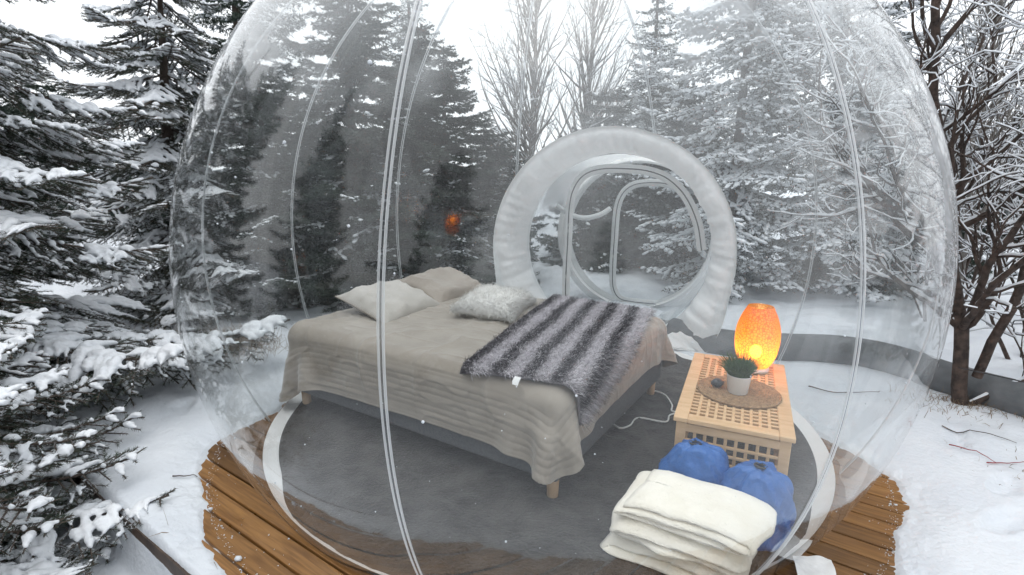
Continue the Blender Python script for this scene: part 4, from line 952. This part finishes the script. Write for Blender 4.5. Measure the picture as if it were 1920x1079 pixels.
def crown_meshes(mat, *a, **k):
    V, F, sv_, sf_ = far_crown(*a, **k)
    return mesh('crown', V, [F], False, [mat]), mesh('snow_cover', sv_, sf_, True, [M['tree_snow']])
CR = {
    'full': crown_meshes(M['needles_far'], 401, 5.0, 1.45, 0.12, 0.19, 0.14, 230, 0.62),
    'young': crown_meshes(M['needles_far'], 402, 2.8, 1.05, 0.08, 0.15, 0.20, 230, 0.66),
    'tall': crown_meshes(M['needles_far'], 403, 8.5, 1.5, 0.5, 0.30, 0.38, 75, 0.9),
    'thin': crown_meshes(M['needles_larch'], 404, 7.0, 1.6, 0.55, 0.27, 0.66, 26, 0.55, 0.05),
}
TRUNKS = {}
def far_tree(kind, x, y, s, rz, label, group, wide=1.0):
    g_ = gz1(x, y); nm = 'larch_tree' if kind == 'thin' else 'spruce_tree'
    root = empty(nm, (x, y, g_), rz, label=label, cat='tree', group=group); root.scale = (s * wide, s * wide, s)
    if kind not in TRUNKS:
        h = {'full': 5.0, 'young': 2.8, 'tall': 8.5, 'thin': 7.0}[kind]
        o = trunk_obj(root, h - 0.1, {'full': .10, 'young': .05, 'tall': .13, 'thin': .085}[kind], M['bark'], seed=len(TRUNKS)); TRUNKS[kind] = o.data
    else: put('trunk', TRUNKS[kind], root)
    c_ = put('crown', CR[kind][0], root); put('snow_cover', CR[kind][1], c_)
G1 = 'trees standing close behind the bubble'
far_tree('full', -2.30, 3.05, 0.76, 0.3, 'dark dense spruce seen through the left half of the bubble', G1, 1.3)
far_tree('full', -1.30, 3.45, 0.60, 1.1, 'short spruce behind the bed, left of the white tunnel ring', G1, 1.3)
far_tree('full', -1.85, 4.5, 0.70, 1.7, 'dark spruce between the dense one and the short one', G1, 1.2)
far_tree('full', -3.15, 2.55, 0.60, 4.4, 'dark spruce at the left rim of the bubble, beside the dense one', G1, 1.3)
far_tree('full', -0.72, 4.35, 0.42, 5.1, 'lowest spruce behind the bed, touching the tunnel ring on its left', G1, 1.3)
far_tree('tall', -2.75, 7.6, 0.72, 2.0, 'tall snowy spruce rising behind the dark ones at upper left', G1)
far_tree('tall', -4.6, 4.9, 0.95, 0.5, 'tall dark spruce at the top left, just outside the bubble edge', G1)
far_tree('tall', 2.25, 9.4, 0.78, 3.0, 'slender grey spruce rising above the tunnel ring', G1)
far_tree('thin', 2.55, 4.25, 1.0, 0.0, 'snow dusted larch with a straight trunk right of the tunnel ring', G1)
far_tree('thin', 3.55, 3.95, 0.95, 2.1, 'snow dusted larch furthest right behind the bubble skin', G1)
far_tree('thin', 1.75, 6.9, 0.55, 4.0, 'snowy larch directly behind the round tunnel', G1)
far_tree('young', 0.95, 6.0, 1.05, 2.0, 'low snowy spruce seen through the far tunnel door', G1)
far_tree('young', 2.0, 5.6, 1.1, 4.2, 'low snowy spruce seen at the right inside the tunnel ring', G1)
far_tree('young', 4.3, 4.4, 0.95, 1.0, 'small spruce at the right seen through the bubble edge', G1)
GF = 'far trees filling the wood behind'
fr = np.random.default_rng(77); placed = []
for k_ in range(400):
    if len(placed) >= 30: break
    a_ = math.radians(fr.uniform(-58, 52)); d_ = fr.uniform(10.5, 22)
    x_, y_ = d_ * math.sin(a_), -3.345 + d_ * math.cos(a_)
    if math.radians(-2) < a_ < math.radians(10) and d_ < 15: continue
    if any(math.hypot(x_ - u, y_ - v) < 1.5 for u, v in placed): continue
    placed.append((x_, y_)); kd = ['full', 'tall', 'thin', 'young', 'full'][len(placed) % 5]
    if math.radians(-27) < a_ < math.radians(13): kd = 'young'
    elif math.radians(13) < a_ < math.radians(30): kd = 'thin'
    elif a_ > math.radians(30) or a_ < math.radians(-34): kd = 'young'
    far_tree(kd, x_, y_, fr.uniform(0.85, 1.2) * {'tall': 0.75, 'thin': 0.7}.get(kd, 1.0), fr.uniform(0, 6.28), {'full': 'dense dark spruce far back in the wood behind the bubble', 'tall': 'tall narrow spruce far back in the wood behind the bubble', 'thin': 'pale snow dusted larch far back in the wood behind the bubble', 'young': 'low young spruce far back in the wood behind the bubble'}[kd], GF + ', ' + {'full': 'dense spruces', 'tall': 'tall spruces', 'thin': 'larches', 'young': 'young spruces'}[kd])
GB = 'trees around the clearing behind the viewer'
for k_, (kd, x_, y_, s_) in enumerate([('full', -2.1, -5.6, .95), ('full', -4.3, -3.9, .9), ('full', -3.2, -6.9, 1.1), ('tall', -1.0, -8.5, .9), ('full', 2.4, -9.6, 0.9), ('thin', 6.6, -6.8, .9), ('full', 5.4, -1.2, .9), ('tall', -6.4, -4.2, .9), ('full', -6.0, -1.0, 1.2), ('thin', 0.3, -10.5, 1.0), ('full', -5, -9.2, 1.1)]):
    far_tree(kd, x_, y_, s_, k_ * 1.3, 'snowy tree of the clearing on the near side of the bubble', GB)

# ------------------------------------------------------------------ bare broadleaf trees
def bare(seed, base, d0, L, r0, kids, ratio, ang_, wob, trop, seg, start, maxlev):
    r_ = np.random.default_rng(seed); out = []
    kids, ratio, ang_, wob, trop, seg, start = [tuple(v) + (v[-1],) for v in (kids, ratio, ang_, wob, trop, seg, start)]
    def grow(p, d, L, r, lev):
        n = max(3, int(L / seg[lev])); st = L / n
        for i in range(n):
            t = i / n; r0_, r1_ = max(r * (1 - .82 * t), 0.0016), max(r * (1 - .82 * (i + 1) / n), 0.0014)
            d = d + r_.normal(0, wob[lev], 3); d[2] += trop[lev]; d = d / np.linalg.norm(d); q = p + d * st
            out.append((*p, *q, r0_, r1_)); p = q
            if lev < maxlev and t > start[lev] and len(out) < 12000:
                for _ in range(r_.poisson(kids[lev])):
                    an = math.radians(r_.normal(ang_[lev], 12)); rv = r_.normal(0, 1, 3); rv = rv - rv @ d * d; rv /= np.linalg.norm(rv)
                    grow(q, d * math.cos(an) + rv * math.sin(an), L * ratio[lev] * (1 - .55 * t) * r_.uniform(.6, 1.15), r1_ * r_.uniform(.45, .7), lev + 1)
    grow(np.array(base, float), nrm(np.array(d0, float)), L, r0, 0)
    return np.array(out)
def bare_tree(name, segs, mat, x, y, rz, label, group, snow=1.0, seed=0, s=1.0, cache=None):
    root = empty(name, (x, y, gz1(x, y) - 0.05), rz, label=label, cat='tree', group=group); root.scale = (s, s, s)
    if cache is None:
        P0, P1, R0, R1 = segs[:, :3], segs[:, 3:6], segs[:, 6], segs[:, 7]; big_ = R0 > 0.016
        ov = nrm(P1 - P0) * R1[:, None] * 0.5
        parts = [prisms(P0[big_], (P1 + ov)[big_], R0[big_], R1[big_], 9), prisms(P0[~big_], (P1 + ov)[~big_], R0[~big_], R1[~big_], 4)]
        thick = R0 > 0.03
        V, F = cat_parts(parts); limb = mesh('limbs', V, F, True, [mat])
        r_ = np.random.default_rng(seed); T = nrm(P1 - P0); hz = np.hypot(T[:, 0], T[:, 1])
        ok = (hz > 0.30 + 0.25 * r_.random(len(hz))) & (vnoise((P0 + P1) * 3.0, seed + 9) > -0.38) & (R0 < 0.05)
        P0, P1, R0, R1, hz = P0[ok], P1[ok], R0[ok], R1[ok], hz[ok]
        w0 = (0.0035 + np.minimum(R0, 0.02) * 0.66) * hz * snow * r_.uniform(.6, 1.3, len(hz)); w1 = (0.0035 + np.minimum(R1, .02) * 0.66) * hz * snow
        z3 = np.zeros_like(R0)
        V, F = prisms(P0 + np.stack([z3, z3, R0 * .6 + w0 * .8], -1), P1 + np.stack([z3, z3, R1 * .6 + w1 * .8], -1), w0, w1, 6, flat=1.1)
        cache = (limb, mesh('snow_cover', V, F, True, [M['tree_snow']]))
    l_ = put('limbs', cache[0], root); put('snow_cover', cache[1], l_)
    return cache
# the multi stemmed tree right of the bubble
segs = np.concatenate([
    bare(501, (0, 0, -0.1), (-0.05, 0.05, 1), 4.8, 0.047, (1.7, .75, .55), (.40, .48, .55), (48, 45, 45), (.09, .15, .2), (.05, .05, .04), (.13, .075, .055), (.10, .12, .1), 3),
    bare(502, (0.04, 0, 0.25), (0.10, -0.10, 1), 3.8, 0.030, (1.5, .75, .55), (.42, .48, .55), (45, 45, 45), (.09, .15, .2), (.05, .05, .03), (.13, .075, .055), (.12, .12, .1), 3),
    bare(503, (0.03, 0.0, 0.05), (0.75, 0.0, 0.72), 2.2, 0.022, (1.2, .7, .5), (.5, .5, .55), (42, 42, 42), (.09, .15, .2), (.01, .03, .02), (.11, .075, .055), (.08, .1, .1), 3)])
bare_tree('bare_tree', segs, M['bark_red'], 2.88, 0.24, 0.0, 'bare dark stemmed tree with snow lined branches right of the bubble', 'bare trees with snow lined twigs', 1.0, 5)
birch = bare(511, (0, 0, -0.1), (0, 0, 1), 7.5, 0.042, (2.6, .95, .6), (.27, .36, .42), (34, 30, 35), (.015, .05, .1), (.02, .06, .05), (.13, .13, .11), (.12, .12, .15), 3)
cb = bare_tree('birch_tree', birch, M['bark_pale'], -0.30, 5.75, 0.0, 'slender upright birch with bare rising twigs above the bed pillows', 'bare birches behind the bubble', 1.0, 6)
bare_tree('birch_tree', None, None, 0.62, 7.2, 2.0, 'thinner birch left above the top of the tunnel ring', 'bare birches behind the bubble', s=1.05, cache=cb)
bare_tree('birch_tree', None, None, 4.7, 2.9, 4.0, 'birch with snowy twigs at the right behind the bare dark tree', 'bare birches behind the bubble', s=0.8, cache=cb)
thick = np.concatenate([bare(520 + i, (0.05 * math.cos(i * 1.3), 0.05 * math.sin(i * 1.3), -0.05), (0.7 * math.cos(i * 1.26), 0.7 * math.sin(i * 1.26), 1), 2.3, 0.018, (1.0, .7, .4), (.48, .5, .5), (40, 42, 42), (.08, .12, .14), (.02, .02, .02), (.13, .10, .09), (.1, .1, .1), 3) for i in range(5)])
ct = bare_tree('bare_shrub', thick, M['bark_red'], 4.15, 1.25, 0.0, 'snow covered twiggy shrub behind the bare dark tree', 'snowy twig shrubs right of the bubble', 1.15, 7)
for x_, y_, s_, l_ in ((4.9, 0.5, 1.1, 'snow covered twiggy shrub at the right edge of the picture'), (4.3, 2.6, 1.0, 'snow covered twiggy shrub further back by the bubble edge'), (5.6, 2.0, 1.25, 'snow covered twiggy shrub far back at the right'), (5.3, 3.6, 1.3, 'tallest snow covered twiggy shrub furthest back at the right')):
    bare_tree('bare_shrub', None, None, x_, y_, x_ * 3.1, l_, 'snowy twig shrubs right of the bubble', s=s_, cache=ct)

# ------------------------------------------------------------------ dead grass and fallen twigs
def grass_patch(cx, cy, sx, sy, n, h, seed, label, mat='dead_grass'):
    r_ = np.random.default_rng(seed); x_, y_ = cx + r_.normal(0, sx, n), cy + r_.normal(0, sy, n); z_ = ground_z(x_, y_) - 0.01
    p = np.stack([x_, y_, z_], -1); d0 = nrm(r_.normal(0, .5, (n, 3)) + [0, 0, 0.8]); d0[:, 2] = abs(d0[:, 2]); L = h * r_.uniform(.4, 1.2, n)[:, None]; d1 = nrm(d0 + r_.normal(0, .6, (n, 3)) + [0, 0, -0.5])
    m_ = p + d0 * L * .5; e = m_ + d1 * L * .5; sd = nrm(np.cross(d0, r_.normal(0, 1, (n, 3)))) * 0.0016
    V = np.stack([p - sd, p + sd, m_ + sd, m_ - sd, e], 1).reshape(-1, 3); bs = np.arange(n) * 5
    put('dead_grass', mesh('dead_grass', V, [np.stack([bs + 3, bs + 2, bs + 4], -1), np.stack([bs, bs + 1, bs + 2, bs + 3], -1)], True, [M[mat]]), label=label, cat='grass', kind='stuff')
grass_patch(-2.85, 0.85, 0.26, 0.16, 2600, 0.24, 601, 'dry brown grass poking from the snow under the left spruces')
grass_patch(-2.2, -1.9, 0.30, 0.25, 900, 0.16, 602, 'dry brown grass in the low ground before the deck')
grass_patch(2.95, 0.25, 0.22, 0.12, 500, 0.11, 603, 'dry brown grass round the foot of the bare tree')
grass_patch(2.65, -0.55, 0.16, 0.12, 70, 0.05, 604, 'dry grass stems on the snow at the right')
tw = [('red_twig', [(2.36, -0.36, .02), (2.45, -0.45, .02), (2.49, -0.53, .015)], .0028, M['red_twig'], 'thin red twig lying on the snow at the right'),
      ('red_twig', [(2.44, -0.53, .012), (2.56, -0.52, .012), (2.68, -0.50, .02)], .0028, M['red_twig'], 'red twig crossing the other one on the snow'),
      ('fallen_twig', [(1.95, 0.46, .02), (2.08, 0.38, .015), (2.25, 0.42, .01), (2.45, 0.45, .01)], .004, M['bark'], 'dark twig lying on the snow just outside the bubble'),
      ('fallen_twig', [(2.5, -0.10, .01), (2.65, -0.22, .015), (2.78, -0.30, .01)], .003, M['bark'], 'dark twig in the snow near the foot of the bare tree'),
      ('fallen_twig', [(-1.86, -1.02, .01), (-1.80, -1.0, .015), (-1.75, -0.99, .01)], .003, M['bark'], 'short dark twig on the snow beside the deck')]
for nm, pts, r_, mt, lb in tw:
    P = spline(pts, 16); P[:, 2] += ground_z(P[:, 0], P[:, 1]); V, F = tube(P, r_ * np.linspace(1.2, .5, 16), 6)
    put(nm, mesh(nm, V, F, True, [mt]), label=lb, cat='twig')
